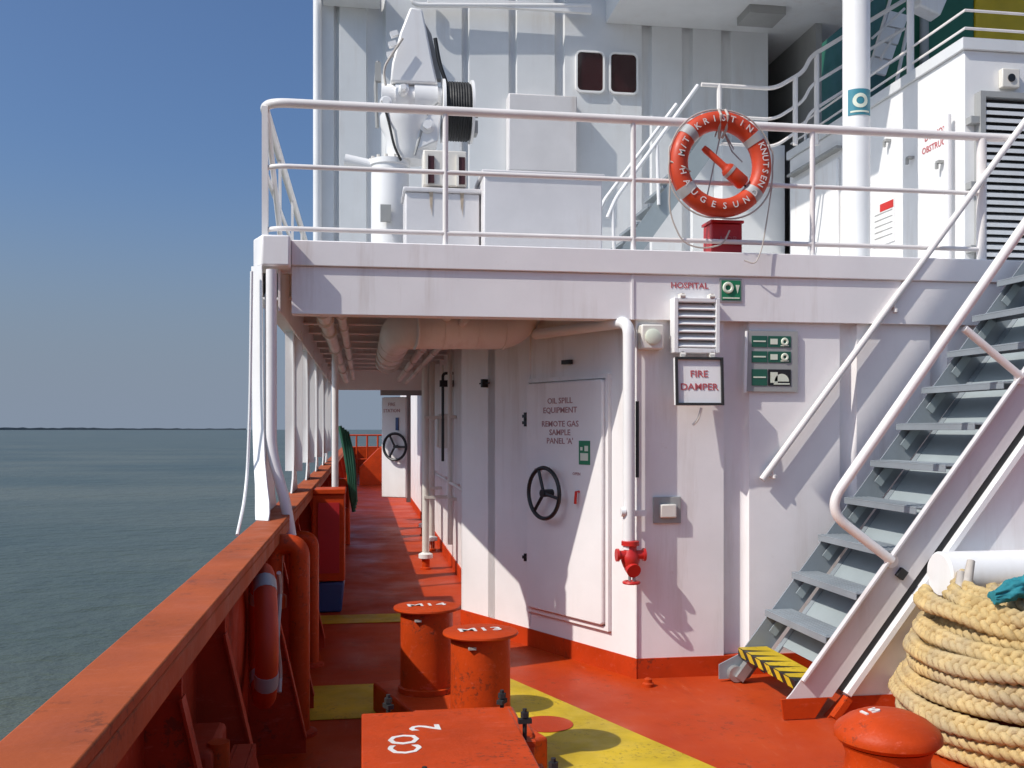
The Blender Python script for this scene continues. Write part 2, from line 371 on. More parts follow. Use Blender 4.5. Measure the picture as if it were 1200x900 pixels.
# upper deck slab, edge plate, flange, ceiling beams
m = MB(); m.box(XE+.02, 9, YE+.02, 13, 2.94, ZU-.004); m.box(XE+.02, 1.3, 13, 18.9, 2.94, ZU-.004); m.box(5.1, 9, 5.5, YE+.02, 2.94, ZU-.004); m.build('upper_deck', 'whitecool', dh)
m = MB(); m.box(XE+.25, 8.5, YE, YE+.02, ZL, 2.83); m.build('edge_plate', 'white', dh, bevel=.003)
m = MB(); m.box(XE+.25, 8.5, YE-.022, YE+.02, 2.832, ZU); m.build('edge_plate', 'white', dh, bevel=.006)
m = MB(); m.box(XE+.25, XC+.3, YE+.021, YE+.14, ZL, ZL+.015); m.build('flange', 'white', dh)
m = MB(); m.prism([(XE, YE+.22, ZU+.01), (XE, YE+.05, ZU+.01), (XE+.07, YE-.13, ZU+.01), (XE+.248, YE-.13, ZU+.01), (XE+.248, YE+.22, ZU+.01)], (0, 0, -.2)); m.build('corner_block', 'white', dh, bevel=.012)
m = MB(); m.box(XE, XE+.02, YE+.22, 18.9, ZL+.12, ZU); m.build('edge_plate', 'white', dh)
m = MB(); m.box(XE+.02, XE+.16, YE+.22, 18.9, ZL+.12, ZL+.135); m.build('flange', 'white', dh)
for y in (7.5, 8.4, 9.3, 10.2, 11.1, 12, 12.9, 13.8, 14.7, 15.6, 16.5):
    m = MB(); m.box(XE+.021, XI2-.001, y, y+.012, 2.74, 2.939); m.box(XE+.021, XI2-.001, y-.035, y+.047, 2.725, 2.739); m.build('beam', 'white', dh)
m = MB(); m.box(XE+.16, 1.12, 18.88, 18.90, ZL-.02, 2.939); m.build('beam', 'white', dh)
m = MB(); m.box(XE+.16, XE+.175, YE+.021, 18.87, ZL+.02, 2.939); m.build('girder', 'white', dh)
# vertical weld bead and cable at the corner
m = MB(); m.box(xs(741, YE)-.008, xs(741, YE)+.008, YE-.008, YE+.001, ZL, 2.829); m.build('weld_bead', 'white', dh)
m = MB(); m.tube([(XC-.004, YF-.006, .16), (XC-.004, YF-.006, ZL)], .009, 8); m.build('corner_bead', 'whiteclean', dh)
# watertight door in the angled wall
s0, s1 = s_of(715), s_of(622)
zt = CAM_H+(HOR-441)*(aw(s0)[0]*SA+aw(s0)[1]*CA)/FPX; zb = CAM_H+(HOR-736)*(aw(s0)[0]*SA+aw(s0)[1]*CA)/FPX
def aw3(s, o, z): x, y = aw(s, o); return Vector((x, y, z))
def slab(mb, sa, sb, oa, ob, za, zb_): return mb.prism([aw3(sa, oa, za), aw3(sb, oa, za), aw3(sb, ob, za), aw3(sa, ob, za)], (0, 0, zb_-za))
def rrect(sa, sb, za, zb_, r, o, seg=5):
    out = []
    for (cs, cz, a) in ((sb-r, zb_-r, 0), (sa+r, zb_-r, PI/2), (sa+r, za+r, PI), (sb-r, za+r, 1.5*PI)):
        for k in range(seg+1):
            t = a+PI/2*k/seg; out.append(aw3(cs+r*math.cos(t), o, cz+r*math.sin(t)))
    return out
nv = Vector((dn.x, dn.y, 0))
door = MB(); door.prism(rrect(s0+.02, s1-.02, zb+.02, zt-.02, .03, .005), nv*.055); door = door.build('door', 'white', dh, bevel=.010)
m = MB(); slab(m, s0-.015, s0+.016, -.01, .032, zb-.02, zt+.02); slab(m, s1-.016, s1+.015, -.01, .032, zb-.02, zt+.02)
slab(m, s0+.017, s1-.017, -.01, .031, zt-.012, zt+.02); slab(m, s0+.017, s1-.017, -.01, .031, zb-.02, zb+.012); m.build('door_frame', 'white', dh)
DR = -Vector((dd.x, dd.y, 0))                       # reading direction on the angled wall (left to right)
mid = (s0+s1)/2+.03
lines = [('OIL SPILL', 470), ('EQUIPMENT', 481), ('REMOTE GAS', 497), ('SAMPLE', 507), ("PANEL 'A'", 517)]
def dz(v): return CAM_H+(HOR-v)*(aw(mid)[0]*SA+aw(mid)[1]*CA)/FPX
L = [(t, aw3(mid, .0615, dz(v)), DR, (0, 0, 1)) for t, v in lines]
text(L[0][0], .062, 'textbrown', door, L[0][1], DR, (0, 0, 1), extra=L[1:], width=1.25)
text('CLOSE', .03, 'textbrown', door, aw3(s_of(638), .0615, dz(552)), DR, (0, 0, 1), extra=[('OPEN', aw3(s_of(683), .0615, dz(554)), DR, (0, 0, 1))], width=1.2)
hw = aw3(s_of(654), .0, dz(578)); hwc = hw+nv*.14
m = MB(); m.torus(hwc, .195, .016, nv, 40, 10)
for k in range(3):
    a = PI/2+.35+k*2*PI/3; q = Vector((0, 0, 1)); r_ = Vector((DR.x*math.cos(a), DR.y*math.cos(a), math.sin(a)))
    m.tube([hwc, hwc+r_*.19], .013, 8)
m.cyl(hw+nv*.05, hwc+nv*.02, .03, 14); m.build('handwheel', 'black', door)
for v in (487, 495, 660):
    m = MB(); q = aw3(s1+.005, .05, dz(v)); m.cyl(q-Vector((0, 0, .03)), q+Vector((0, 0, .03)), .014, 8); m.obox(q, DR*.035, nv*.008, (0, 0, .012)); m.build('hinge', 'black', door)
m = MB(); q = aw3(s_of(686), .09, dz(574)); m.tube([q-nv*.04, q, q-Vector((0, 0, .09))-DR*.01], .011, 8); m.build('door_handle', 'hydrant', door)
m = MB(); q = aw3(s_of(668), .03, dz(425)); m.obox(q, DR*.045, nv*.02, (0, 0, .016)); m.build('door_lamp', 'black', dh)
m = MB(); slab(m, s1+.0, s1+.012, -.01, .012, .16, 2.5); m.build('seam', 'white', dh)
m = MB(); q = aw3(s_of(571), .03, dz(443)); m.obox(q, DR*.07, nv*.008, (0, 0, .006)); m.obox(q, DR*.012, nv*.03, (0, 0, .035)); m.build('tie_clip', 'black', dh)
# open door far along the passage
YD = 18.6
p0 = at(447, 503, YD+.32); p1 = at(476, 503, YD)
m = MB(); dv = Vector((p1.x-p0.x, -.32, 0)); m.prism([(p0.x, YD+.32, .45), (p1.x, YD, .45), (p1.x, YD, 2.36), (p0.x, YD+.32, 2.36)], (.03, .05, 0))
fd = m.build('door', 'whiteclean', dh, bevel=.02); fd['label'] = 'white door standing open at the far end of the passage'
fn = Vector((dv.y, -dv.x, 0)).normalized(); fc = Vector((p0.x, YD+.32, 1.42))+dv*.66+fn*.10
m = MB(); m.torus(fc, .25, .026, fn, 32, 8)
for k in range(3):
    a = PI/2+.5+k*2*PI/3; m.tube([fc, fc+dv.normalized()*(.24*math.cos(a))+Vector((0, 0, .24*math.sin(a)))], .022, 6)
m.cyl(fc-fn*.09, fc+fn*.02, .03, 10); m.build('handwheel', 'black', fd)
text('FIRE', .09, 'textbrown', fd, Vector((p0.x, YD+.32, 2.22))+dv*.42+fn*.003, dv, (0, 0, 1), extra=[('STATION', Vector((p0.x, YD+.32, 2.10))+dv*.42+fn*.003, dv, (0, 0, 1))])
m = MB(); m.obox(Vector((p0.x, YD+.32, 1.85))+dv*.65+fn*.012, dv.normalized()*.03, fn*.01, (0, 0, .12)); m.build('latch', 'blue', fd)
m = MB(); m.box(p0.x-.02, 1.13, YD+.32, YD+.40, 2.40, 2.7); m.box(p1.x+.02, p1.x+.10, YD+.28, YD+.40, .35, 2.399); m.build('door_head', 'midgrey', dh)
# posts between bulwark and upper deck
for i, y in enumerate((9.0, 11.2, 13.4, 15.6, 16.9)):
    z0 = ZR+.002
    m = MB()
    q_ = [(y-.10, 1.80), (y-.14, 1.5), (y-.24, 1.32), (y-.42, z0), (y+.34, z0), (y+.22, 1.32), (y+.14, 1.5), (y+.12, 1.8), (y+.12, 2.3), (y+.20, 2.5), (y+.30, 2.634), (y-.18, 2.634), (y-.12, 2.5), (y-.10, 2.3)]
    m.prism([(-.612, yy, zz_) for (yy, zz_) in q_], (.014, 0, 0)); m.obox((-.605, y-.085, 2.0), (.075, 0, 0), (0, .008, 0), (0, 0, .62)); m.build('stanchion', 'whiteclean', dh)
# wide foremost post with curved bottom
z0 = ZR+.002
m = MB()
prof = [(6.57, 1.75), (6.52, 1.55), (6.40, 1.35), (6.08, z0), (7.30, z0), (7.18, 1.30), (7.10, 1.45), (7.08, 1.7), (7.08, 2.30), (7.13, 2.44), (7.24, 2.56), (7.30, 2.634), (6.57, 2.634)]
m.prism([(-.632, y, z) for (y, z) in prof], (.014, 0, 0)); m.build('stanchion', 'whiteclean', dh)
m = MB()
fl = [(z0, -.60, .04), (1.24, -.605, .045), (1.30, -.615, .045), (1.40, -.635, .04), (1.55, -.660, .038), (1.75, -.672, .038), (2.81, -.682, .036)]
vs = []; fs = []
for (z, x, hw_) in fl:
    y = 6.545 if z > 1.74 else 6.545-.49*((1.75-z)/.55)**2.2
    vs += [(x-hw_, y+.03, z), (x+hw_, y-.03, z), (x+hw_+.005, y-.015, z), (x-hw_+.005, y+.045, z)]
for i in range(len(fl)-1):
    for k in range(4): fs.append((i*4+k, i*4+(k+1) % 4, i*4+4+(k+1) % 4, i*4+4+k))
fs += [(0, 1, 2, 3), (24, 25, 26, 27)]
m.add(vs, fs).build('stanchion_flange', 'whiteclean', dh)
m = MB(); m.tube(rounded([at(318, 316, 6.53), at(318, 530, 6.53), at(335, 590, 6.5), at(341, 628, 6.5)], .12), .035, 12); m.build('drain_pipe', 'white', dh)
m = MB(); m.tube(rounded([at(295, 318, 6.50), at(293, 480, 6.50), at(289, 575, 6.45), at(278, 627, 6.05)], .3), .010, 8); m.build('cable', 'whiteclean', dh)
# ventilation duct and pipes beneath the upper deck
du = thing('ventilation_duct', 'fat cream round duct bending under the passage ceiling', 'duct', (.7, 7.5, 2.5))
dpath = rounded([(1.34, 7.70, 2.95), (1.22, 7.60, 2.52), (.30, 7.42, 2.50), (.29, 8.3, 2.55), (.30, 12.5, 2.60)], .30, 10)
m = MB(); m.tube(dpath, .145, 24); m.build('pipe', 'duct', du)
for f_ in (.16, .40, .68, .90):
    p_ = Vector((1.22, 7.60, 2.52)).lerp(Vector((.30, 7.42, 2.50)), f_); d_ = Vector((-.92, -.18, -.02)).normalized()
    m = MB(); m.tube([p_-d_*.008, p_+d_*.008], .149, 24); m.build('seam_band', 'duct', du)
for y_ in (8.9, 9.8, 10.7, 11.6):
    m = MB(); m.tube([(.295, y_, 2.56), (.295, y_+.02, 2.56)], .152, 24); m.build('seam_band', 'duct', du)
for i, (x, z, r) in enumerate(((-.28, 2.58, .05), (-.16, 2.62, .035), (.62, 2.6, .045), (.74, 2.55, .03))):
    m = MB(); m.tube([(x, 7.1, z), (x, 16.9, z)], r, 10)
    for y in (7.5, 8.4, 10.2, 12, 13.8): m.tube([(x, y+.02, z), (x, y+.08, z)], r*1.35, 10)
    tag(m.build('ceiling_pipe', 'duct'), ['thickest white pipe under the passage ceiling on its seaward side', 'thin white pipe beside the thick seaward one under the passage ceiling', 'white pipe under the passage ceiling along the house wall', 'thinnest white pipe in the corner of ceiling and house wall'][i], 'pipe', 'pipes under the passage ceiling')
# pipes on passage wall
for i, (x, y, r, zb_) in enumerate(((.78, 12.3, .045, .0), (1.05, 11.9, .03, .35), (.98, 14.2, .05, 0), (1.0, 16.2, .04, 0))):
    m = MB(); m.tube([(x, y, zb_+.0), (x, y, 2.72)], r, 10)
    p = thing('wall_pipe', ['white vertical pipe with a round foot flange on the passage wall', 'thin white vertical pipe nearest the corner of the passage wall', 'second thick white vertical pipe further along the passage wall', 'furthest white vertical pipe on the passage wall near the open door'][i], 'pipe', (x, y, 0), 'vertical pipes on the passage wall')
    m.build('pipe', 'cream', p)
    if i != 1:
        m = MB(); m.lathe((x, y, .14), [(.09, 0), (.09, .05), (.05, .07)], 16); m.build('flange', 'whiteclean', p)
        m = MB(); m.lathe((x, y, 0), [(.07, 0), (.07, .02), (.05, .03), (.05, .14)], 16); m.build('foot', 'fitting', p)
    for z in (.9, 1.9):
        m = MB(); m.obox(((x+1.10)/2, y, z), ((1.15-x)/2, 0, 0), (0, r+.012, 0), (0, 0, .018)); m.build('clamp', 'cream', p)
m = MB(); m.tube([(1.05, 9.6, 1.1), (1.05, 17.5, 1.1)], .02, 8)
for y in (9.7, 11.5, 13.3, 15.1, 17.0): m.tube([(1.05, y, 1.1), (1.13, y, 1.1)], .012, 6)
tag(m.build('grab_rail', 'rail'), 'horizontal white grab rail on the passage wall', 'handrail')
m = MB(); m.box(.99, 1.129, 12.9, 13.25, 1.5, 1.95); m.box(.97, .989, 12.92, 13.23, 1.52, 1.93); m.tube([(1.05, 13.02, 1.95), (1.05, 13.02, 2.6)], .015, 8); tag(m.build('junction_box', 'cream', bevel=.01), 'cream junction box with conduit on the passage wall', 'box')
m = MB(); m.tube(rounded([(1.12, 12.25, 2.45), (.99, 12.25, 2.45), (.99, 12.25, 1.35)], .05), .018, 8); m.box(.95, 1.12, 12.2, 12.3, 2.28, 2.36); tag(m.build('hose_bracket', 'black'), 'black bracket and rod on the passage wall beside the corner', 'bracket')

# ------------------------------------------------------------------ guard rail of the upper deck
gr = thing('guard_rail', 'white three bar guard rail along the upper deck edge above the door', 'railing', (2, YE, ZU))
YR = YE+.04; xl = XE+.06
xr = at(1185, 150, YR).x
def curve(z, x_end): return rounded([(xl, 11.9, z), (xl, YR, z), (x_end, YR, z)], .17, 8)
m = MB(); m.tube(curve(3.92, xr), .031, 12); m.build('top_rail', 'rail', gr)
for z, n_ in ((3.50, 'middle_rail'), (3.085, 'lower_rail')):
    m = MB(); m.tube(curve(z, at(1150, 280, YR).x), .017, 10); m.build(n_, 'rail', gr)
for u in (522, 742, 952):
    x = xs(u, YR); m = MB(); m.tube([(x, YR, ZU-.12), (x, YR, 3.90)], .019, 10); m.build('post', 'rail', gr)
x = xs(1150, YR); m = MB(); m.tube([(x, YR, ZU-.12), (x, YR, 3.90)], .035, 12); m.build('post', 'rail', gr)
for y in (YR+.02, 8.0, 9.4, 10.8):
    m = MB(); m.box(xl-.008, xl+.012 if y > 7 else xl+.03, y, y+.065, ZU, 3.9); m.build('post', 'rail', gr)
m = MB(); m.tube([(xl+.02, YR+.06, 3.88), (xl+.03, 8.0, 3.05)], .02, 8); m.build('stay', 'rail', gr)

# ------------------------------------------------------------------ upper deckhouse
YU = 12.0
uh = thing('deckhouse', 'upper white deckhouse wall with swages and two dark windows, behind the guard rail', 'deckhouse', (2, YU, ZU))
xw0 = xs(374, YU); xw1 = xs(900, YU)
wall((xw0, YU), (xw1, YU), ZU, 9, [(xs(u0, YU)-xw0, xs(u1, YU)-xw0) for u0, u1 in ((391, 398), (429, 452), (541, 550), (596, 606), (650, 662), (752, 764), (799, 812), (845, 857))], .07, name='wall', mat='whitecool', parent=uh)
m = MB(); m.tube([(xw0-.02, YU-.03, ZU), (xw0-.02, YU-.03, 9)], .05, 14); m.build('corner_pipe', 'whiteclean', uh)
m = MB(); m.box(xw0, xw0+.1, YU+.2, 20, ZU, 9); m.build('side_wall', 'whitecool', uh)
zt_, zb_ = at(700, 61, YU).z, at(700, 110, YU).z
for (ua, ub) in ((674, 708), (713, 747)):
    xa, xb = xs(ua, YU), xs(ub, YU)
    def rr(i, r, y):
        out = []
        for (cx, cz, a) in ((xb-i-r, zt_-i-r, 0), (xa+i+r, zt_-i-r, PI/2), (xa+i+r, zb_+i+r, PI), (xb-i-r, zb_+i+r, 1.5*PI)):
            for k in range(6):
                t = a+PI/2*k/5; out.append(Vector((cx+r*math.cos(t), y, cz+r*math.sin(t))))
        return out
    o_, i_ = rr(0, .07, YU-.045), rr(.022, .055, YU-.045); n_ = len(o_); ob, ib = rr(0, .07, YU-.0), rr(.022, .055, YU-.0)
    m = MB(); m.add(o_+i_+ob+ib, [f for k in range(n_) for f in ((k, (k+1) % n_, n_+(k+1) % n_, n_+k), (k, (k+1) % n_, 2*n_+(k+1) % n_, 2*n_+k), (n_+k, n_+(k+1) % n_, 3*n_+(k+1) % n_, 3*n_+k))])
    win = m.build('window', 'whiteclean', uh)
    m = MB(); m.prism(rr(.021, .056, YU-.022), (0, .02, 0)); m.build('pane', 'window', win)
# gutter pipe high on the wall, deck overhang, unseen shading deck
m = MB(); m.tube(rounded([at(482, -30, YU-.15), at(482, 6, YU-.15), at(692, 7, YU-.15)], .12), .03, 10); m.build('gutter_pipe', 'whiteclean', uh)
m = MB(); m.box(xs(500, YU), xs(690, YU), YU-.17, YU-.11, at(600, 16, YU).z, at(600, 8, YU).z); m.build('gutter', 'whiteclean', uh)
xo = at(710, 27, YU).x; zo = at(710, 27, YU).z
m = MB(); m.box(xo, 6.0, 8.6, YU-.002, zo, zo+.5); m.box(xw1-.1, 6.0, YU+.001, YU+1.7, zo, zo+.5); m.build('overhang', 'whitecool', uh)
m = MB(); m.box(.34, 9.0, 9.7, YU+1.7, 9.5, 9.75); m.box(.30, .339, 9.66, YU+1.7, 9.3, 10.7); m.build('shade_deck', 'whitecool', uh)  # unseen deck added high above to shade the right part of the wall
m = MB(); m.box(xs(850, YU), xs(890, YU), 11.2, 11.6, zo-.10, zo-.001); m.build('ceiling_lamp', 'midgrey', uh)
m = MB(); m.box(xs(374, YU)+.05, xs(445, YU), YU-.35, YU-.002, at(400, 8, YU).z, at(400, -12, YU).z); m.build('cornice', 'whitecool', uh)
# recess with dark doorway
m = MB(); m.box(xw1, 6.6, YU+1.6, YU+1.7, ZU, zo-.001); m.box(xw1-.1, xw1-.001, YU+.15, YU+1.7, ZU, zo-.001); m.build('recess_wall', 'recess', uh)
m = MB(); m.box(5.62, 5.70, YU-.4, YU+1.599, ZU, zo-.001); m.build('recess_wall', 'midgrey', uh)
m = MB(); m.box(xs(846, 11.7), 5.26, 11.7, YU-.003, ZU, at(880, 168, 11.7).z); m.build('landing_casing', 'whitecool', uh, bevel=.01)
m = MB(); m.box(xw1+.05, xw1+.95, YU+1.52, YU+1.598, ZU, 5.35); m.build('recess_door', 'maroon', uh)
m = MB(); m.box(xs(593, YU), xs(672, YU), YU-.22, YU-.002, at(600, 205, YU).z, at(600, 116, YU).z); tag(m.build('wall_cabinet', 'box', bevel=.015), 'tall white cabinet on the upper house wall behind the deck boxes', 'cabinet')

# ------------------------------------------------------------------ casing on the right with louvre
YCn = 8.0
xk = at(1130, 45, YCn).x; zk = at(1130, 45, YCn).z
YCf = 11.6
cs = thing('engine_casing', 'bright white casing with grey ventilation louvre at the right behind the white mast', 'casing', (xk, YCn, ZU))
m = MB(); m.box(xk, 9.2, YCn+.002, YCf, ZU, zk-.10); m.build('wall', 'whiteclean', cs, bevel=.01)
m = MB(); m.box(xk-.03, 9.2, YCn-.03, YCf+.03, zk-.099, zk); m.build('roof_edge', 'whitecool', cs)
# louvre on the near face
lx0, lx1 = at(1142, 110, YCn).x, at(1142, 110, YCn).x+1.0; lz1 = at(1142, 110, YCn).z; lz0 = ZU+.05
m = MB(); m.box(lx0, lx0+.05, YCn-.09, YCn, lz0, lz1); m.box(lx1-.05, lx1, YCn-.09, YCn, lz0, lz1); m.box(lx0+.051, lx1-.051, YCn-.09, YCn, lz1-.05, lz1)
lv = m.build('louvre', 'midgrey', cs)
m = MB(); m.box(lx0+.051, lx1-.051, YCn-.012, YCn-.002, lz0, lz1-.051); m.build('louvre_back', 'dark', lv)
z = lz0+.04; mesh = None
while z < lz1-.09:
    c_ = Vector(((lx0+lx1)/2, YCn-.055, z))
    m = MB(); m.prism([(lx0+.052, YCn-.085, z-.016), (lx0+.052, YCn-.085, z+.016), (lx0+.052, YCn-.02, z+.045), (lx0+.052, YCn-.02, z+.037), (lx0+.052, YCn-.078, z+.008), (lx0+.052, YCn-.078, z-.016)], (lx1-lx0-.104, 0, 0)); m.build('slat', 'whitecool', lv); z += .066
m = MB(); m.box(xk+.33, xk+.50, YCn-.06, YCn, at(1180, 105, YCn).z, at(1180, 83, YCn).z); g = m.build('vent_box', 'cream', cs, bevel=.008)
m = MB(); m.cyl((xk+.415, YCn-.07, at(1180, 94, YCn).z), (xk+.415, YCn-.05, at(1180, 94, YCn).z), .035, 14); m.build('vent_hole', 'black', g)
# side door on the casing and fittings (port face)
ysd = lambda u: xk/math.tan(YAW+math.atan((u-600)/FPX))
def pz(v, u): y = ysd(u); D = xk*SA+y*CA; return CAM_H+(HOR-v)*D/FPX
ya_, yb_ = ysd(985), ysd(930)
m = MB(); m.box(xk-.045, xk-.001, ya_, yb_, ZU+.1, pz(185, 985)); cd = m.build('door', 'whiteclean', cs, bevel=.015)
m = MB(); m.box(xk-.09, xk-.001, ya_-.08, yb_, pz(176, 985), pz(176, 985)+.03); m.build('door_hood', 'midgrey', cs)
m = MB(); m.tube([(xk-.07, ysd(1119), ZU), (xk-.07, ysd(1119), pz(135, 1119))], .03, 10); m.build('riser', 'white', cs)
for (u, v) in ((1010, 115), (1043, 165), (1070, 185), (1105, 190), (1020, 120)):
    m = MB(); y = ysd(u); m.obox((xk-.03, y, pz(v, u)), (.03, 0, 0), (0, .025, 0), (0, 0, .012)); m.obox((xk-.05, y+.02, pz(v, u)-.03), (.012, 0, 0), (0, .012, 0), (0, 0, .03)); m.build('door_dog', 'midgrey', cs)
text('DO NOT', .085, 'textred', cs, (xk-.003, ysd(1096), pz(157, 1096)), (0, -1, 0), (0, 0, 1), extra=[('OBSTRUCT', (xk-.003, ysd(1096), pz(171, 1096)), (0, -1, 0), (0, 0, 1))], width=1.0)
m = MB(); yp, yq = ysd(1049), ysd(1024); m.box(xk-.012, xk-.001, yp, yq, pz(282, 1049), pz(232, 1049)); nb = m.build('notice_board', 'whiteclean', cs)
m = MB(); m.box(xk-.016, xk-.0121, yp+.01, yq-.15, pz(242, 1049), pz(233, 1049)); m.build('notice_header', 'hydrant', nb)
for q_ in range(5):
    m = MB(); zq = pz(248+q_*7, 1040); m.box(xk-.0145, xk-.0121, yp+.03, yq-.04, zq-.006, zq+.006); m.build('notice_line', 'midgrey', nb)
for i, u in enumerate((1128, 1128, 1128)):
    v = (143, 219, 293)[i]; m = MB(); m.obox((xk+.06, YCn-.04, at(1135, v, YCn).z), (.045, 0, 0), (0, .04, 0), (0, 0, .03)); m.build('hinge', 'midgrey', cs)
# railing on the casing roof
cr = thing('guard_rail', 'slim white guard rail on top of the white casing in front of the funnel', 'railing', (xk, YCn, zk))
for z in (zk+.10, zk+.26):
    m = MB(); m.tube([(xk+.02, YCf, z), (xk+.02, YCn+.02, z), (9, YCn+.02, z)], .013, 8); m.build('rail', 'rail', cr)
for y in (YCn+.9, YCn+2.2, YCn+3.2):
    m = MB(); m.tube([(xk+.02, y, zk), (xk+.02, y, zk+1.6 if y < 9 else zk+.26)], .035 if y < 9 else .018, 8); m.build('post', 'rail', cr)
# funnel
YFn = 12.6
fx = at(1040, 0, YFn).x; fy = at(1143, 0, YFn).x
fu = thing('funnel', 'dark green ship funnel with a yellow side panel at the upper right corner', 'funnel', (fy, YFn, zk))
m = MB(); m.box(fx, fy, YFn, YFn+2.5, 4.6, 10); m.build('green_side', 'funnelgreen', fu, bevel=.05)
m = MB(); m.box(fy+.003, fy+3, YFn-.01, YFn+2.5, 4.6, 10); m.build('yellow_side', 'funnelyellow', fu, bevel=.05)
m = MB(); m.tube([at(1083, 150, YFn-.1), at(1083, -40, YFn-.1)], .06, 10); m.build('pipe', 'midgrey', fu)
# floodlight and slanted stair above the mast
fl_ = thing('floodlight', 'white floodlight hanging above the casing roof at the top of the picture', 'lamp', at(1088, 8, 10))
c_ = at(1088, 6, 10); m = MB(); m.obox(c_, (.13, 0, -.05), (.0, .10, 0), (.045, 0, .10)); m.build('housing', 'whiteclean', fl_, bevel=.02)
m = MB(); m.tube([c_+Vector((.05, 0, .1)), c_+Vector((.1, .05, .6))], .025, 8); m.build('arm', 'midgrey', fl_)
st = thing('ladder', 'steep white stair with square cage plates right of the white mast', 'ladder', at(1040, 80, 11))
Yl = 11.0
for k in range(4):
    a_ = at(1029+k*7, 78-k*18, Yl); m = MB(); m.obox(a_, (.12, 0, -.02), (0, .02, 0), (.03, 0, .085)); m.build('plate', 'whiteclean', st)
for du in (0, 40):
    m = MB(); m.tube([at(1015+du*.9, 95, Yl), at(1052+du*.6, -30, Yl)], .022, 8); m.build('stringer', 'rail', st)
m = MB(); m.tube([at(1032, 70, Yl-.1), at(1052, 35, Yl-.1)], .02, 8); m.tube([at(1022, 45, Yl-.1), at(1060, 10, Yl-.1)], .015, 8); m.build('brace', 'rail', st)
# curved stair rails left of the mast
sr = thing('guard_rail', 'curved white stair rails rising in front of the dark recess, left of the mast', 'railing', at(905, 110, 10.4))
for k, (dv_, n_) in enumerate(((0, 0), (36, 0), (68, 0))):
    Yq = 10.4
    P = [at(822, 99+dv_, Yq), at(908, 104+dv_, Yq), at(942, 84+dv_*.95, Yq), at(950, 66+dv_*.95, Yq), at(1030, 18+dv_*.93, Yq), at(1060, 0+dv_*.93, Yq)]
    m = MB(); m.tube(rounded(P, .12), .018 if k else .024, 8); m.build('rail', 'rail', sr)
for u, v in ((843, 100), (932, 90), (957, 64)):
    m = MB(); m.tube([at(u, v, 10.4), at(u, 170, 10.4)], .03, 8); m.build('post', 'rail', sr)
# inclined ladder on the upper deck
ul = thing('ladder', 'white inclined ladder climbing behind the orange lifebuoy on the upper deck', 'ladder', at(725, 300, 10.0))
for Yq in (9.6, 10.3):
    a_, b_ = at(700, 330, Yq), at(838, 140, Yq); d_ = (b_-a_).normalized(); pr = Vector((d_.z, 0, -d_.x))
    m = MB(); m.prism([a_, b_, b_+pr*.19, a_+pr*.19], (0, .012, 0)); m.build('stringer', 'greylight', ul)
a_, b_ = at(700, 330, 9.6), at(838, 140, 9.6)
for k in range(1, 9):
    p = a_+(b_-a_)*(k/9); m = MB(); m.box(p.x, p.x+.17, 9.613, 10.299, p.z+.03, p.z+.06); m.build('tread', 'grey', ul)
for k, (Yq, P) in enumerate(((9.58, [(712, 255), (722, 232), (818, 100)]), (10.3, [(700, 255), (708, 235), (793, 122)]))):
    m = MB(); m.tube(rounded([at(u, v, Yq) for u, v in P], .06), .021, 8); m.build('handrail', 'whiteclean', ul)
for (u, v, v2) in ((718, 240, 300), (770, 170, 240)):
    m = MB(); m.tube([at(u, v, 9.58), at(u+2, v2, 9.58)], .018, 8); m.build('handrail_post', 'whiteclean', ul)

# ------------------------------------------------------------------ mast with round sign
YM = 8.6
xm = xs(1003.5, YM)
mst = thing('mast', 'thick white round mast with a teal lifebuoy sign, right of the orange lifebuoy', 'mast', (xm, YM, ZU))
rm = 15.5*(xm*SA+YM*CA)/FPX
m = MB(); m.cyl((xm, YM, ZU), (xm, YM, 8.6), rm, 32); m.build('pole', 'whiteclean', mst)
zs = at(1003, 124, YM).z
m = MB(); n_ = 9
for i in range(n_):
    pass
def bent(za, zb2, r0, r1, a0, a1, n=10):
    vs = []; fs = []
    for i in range(n+1):
        a = a0+(a1-a0)*i/n
        for (r, z) in ((r0, za), (r1, za), (r1, zb2), (r0, zb2)): vs.append((xm+r*math.sin(a), YM-r*math.cos(a), z))
    for i in range(n):
        for k in range(4): fs.append((i*4+k, i*4+(k+1) % 4, i*4+4+(k+1) % 4, i*4+4+k))
    return MB().add(vs, fs+[(0, 1, 2, 3), (n*4, n*4+1, n*4+2, n*4+3)])
sg = bent(zs-.12, zs+.12, rm+.001, rm+.005, -1.1, .75).build('sign_plate', 'teal', mst)
m = MB()
for k in range(20):
    a = 2*PI*k/20; b = 2*PI*(k+1)/20
    for (p, q) in ((a, b),):
        vs = []
        for (t, r) in ((p, .035), (q, .035), (q, .068), (p, .068)):
            an = -.2+r*math.cos(t)/rm; vs.append((xm+(rm+.008)*math.sin(an), YM-(rm+.008)*math.cos(an), zs+.01+r*math.sin(t)))
        m.add(vs, [(0, 1, 2, 3)])
m.build('sign_ring', 'signwhite', sg)
for a in (zs-.09,): bent(a-.008, a+.008, rm+.006, rm+.008, -.9, .5).build('sign_line', 'signwhite', sg)

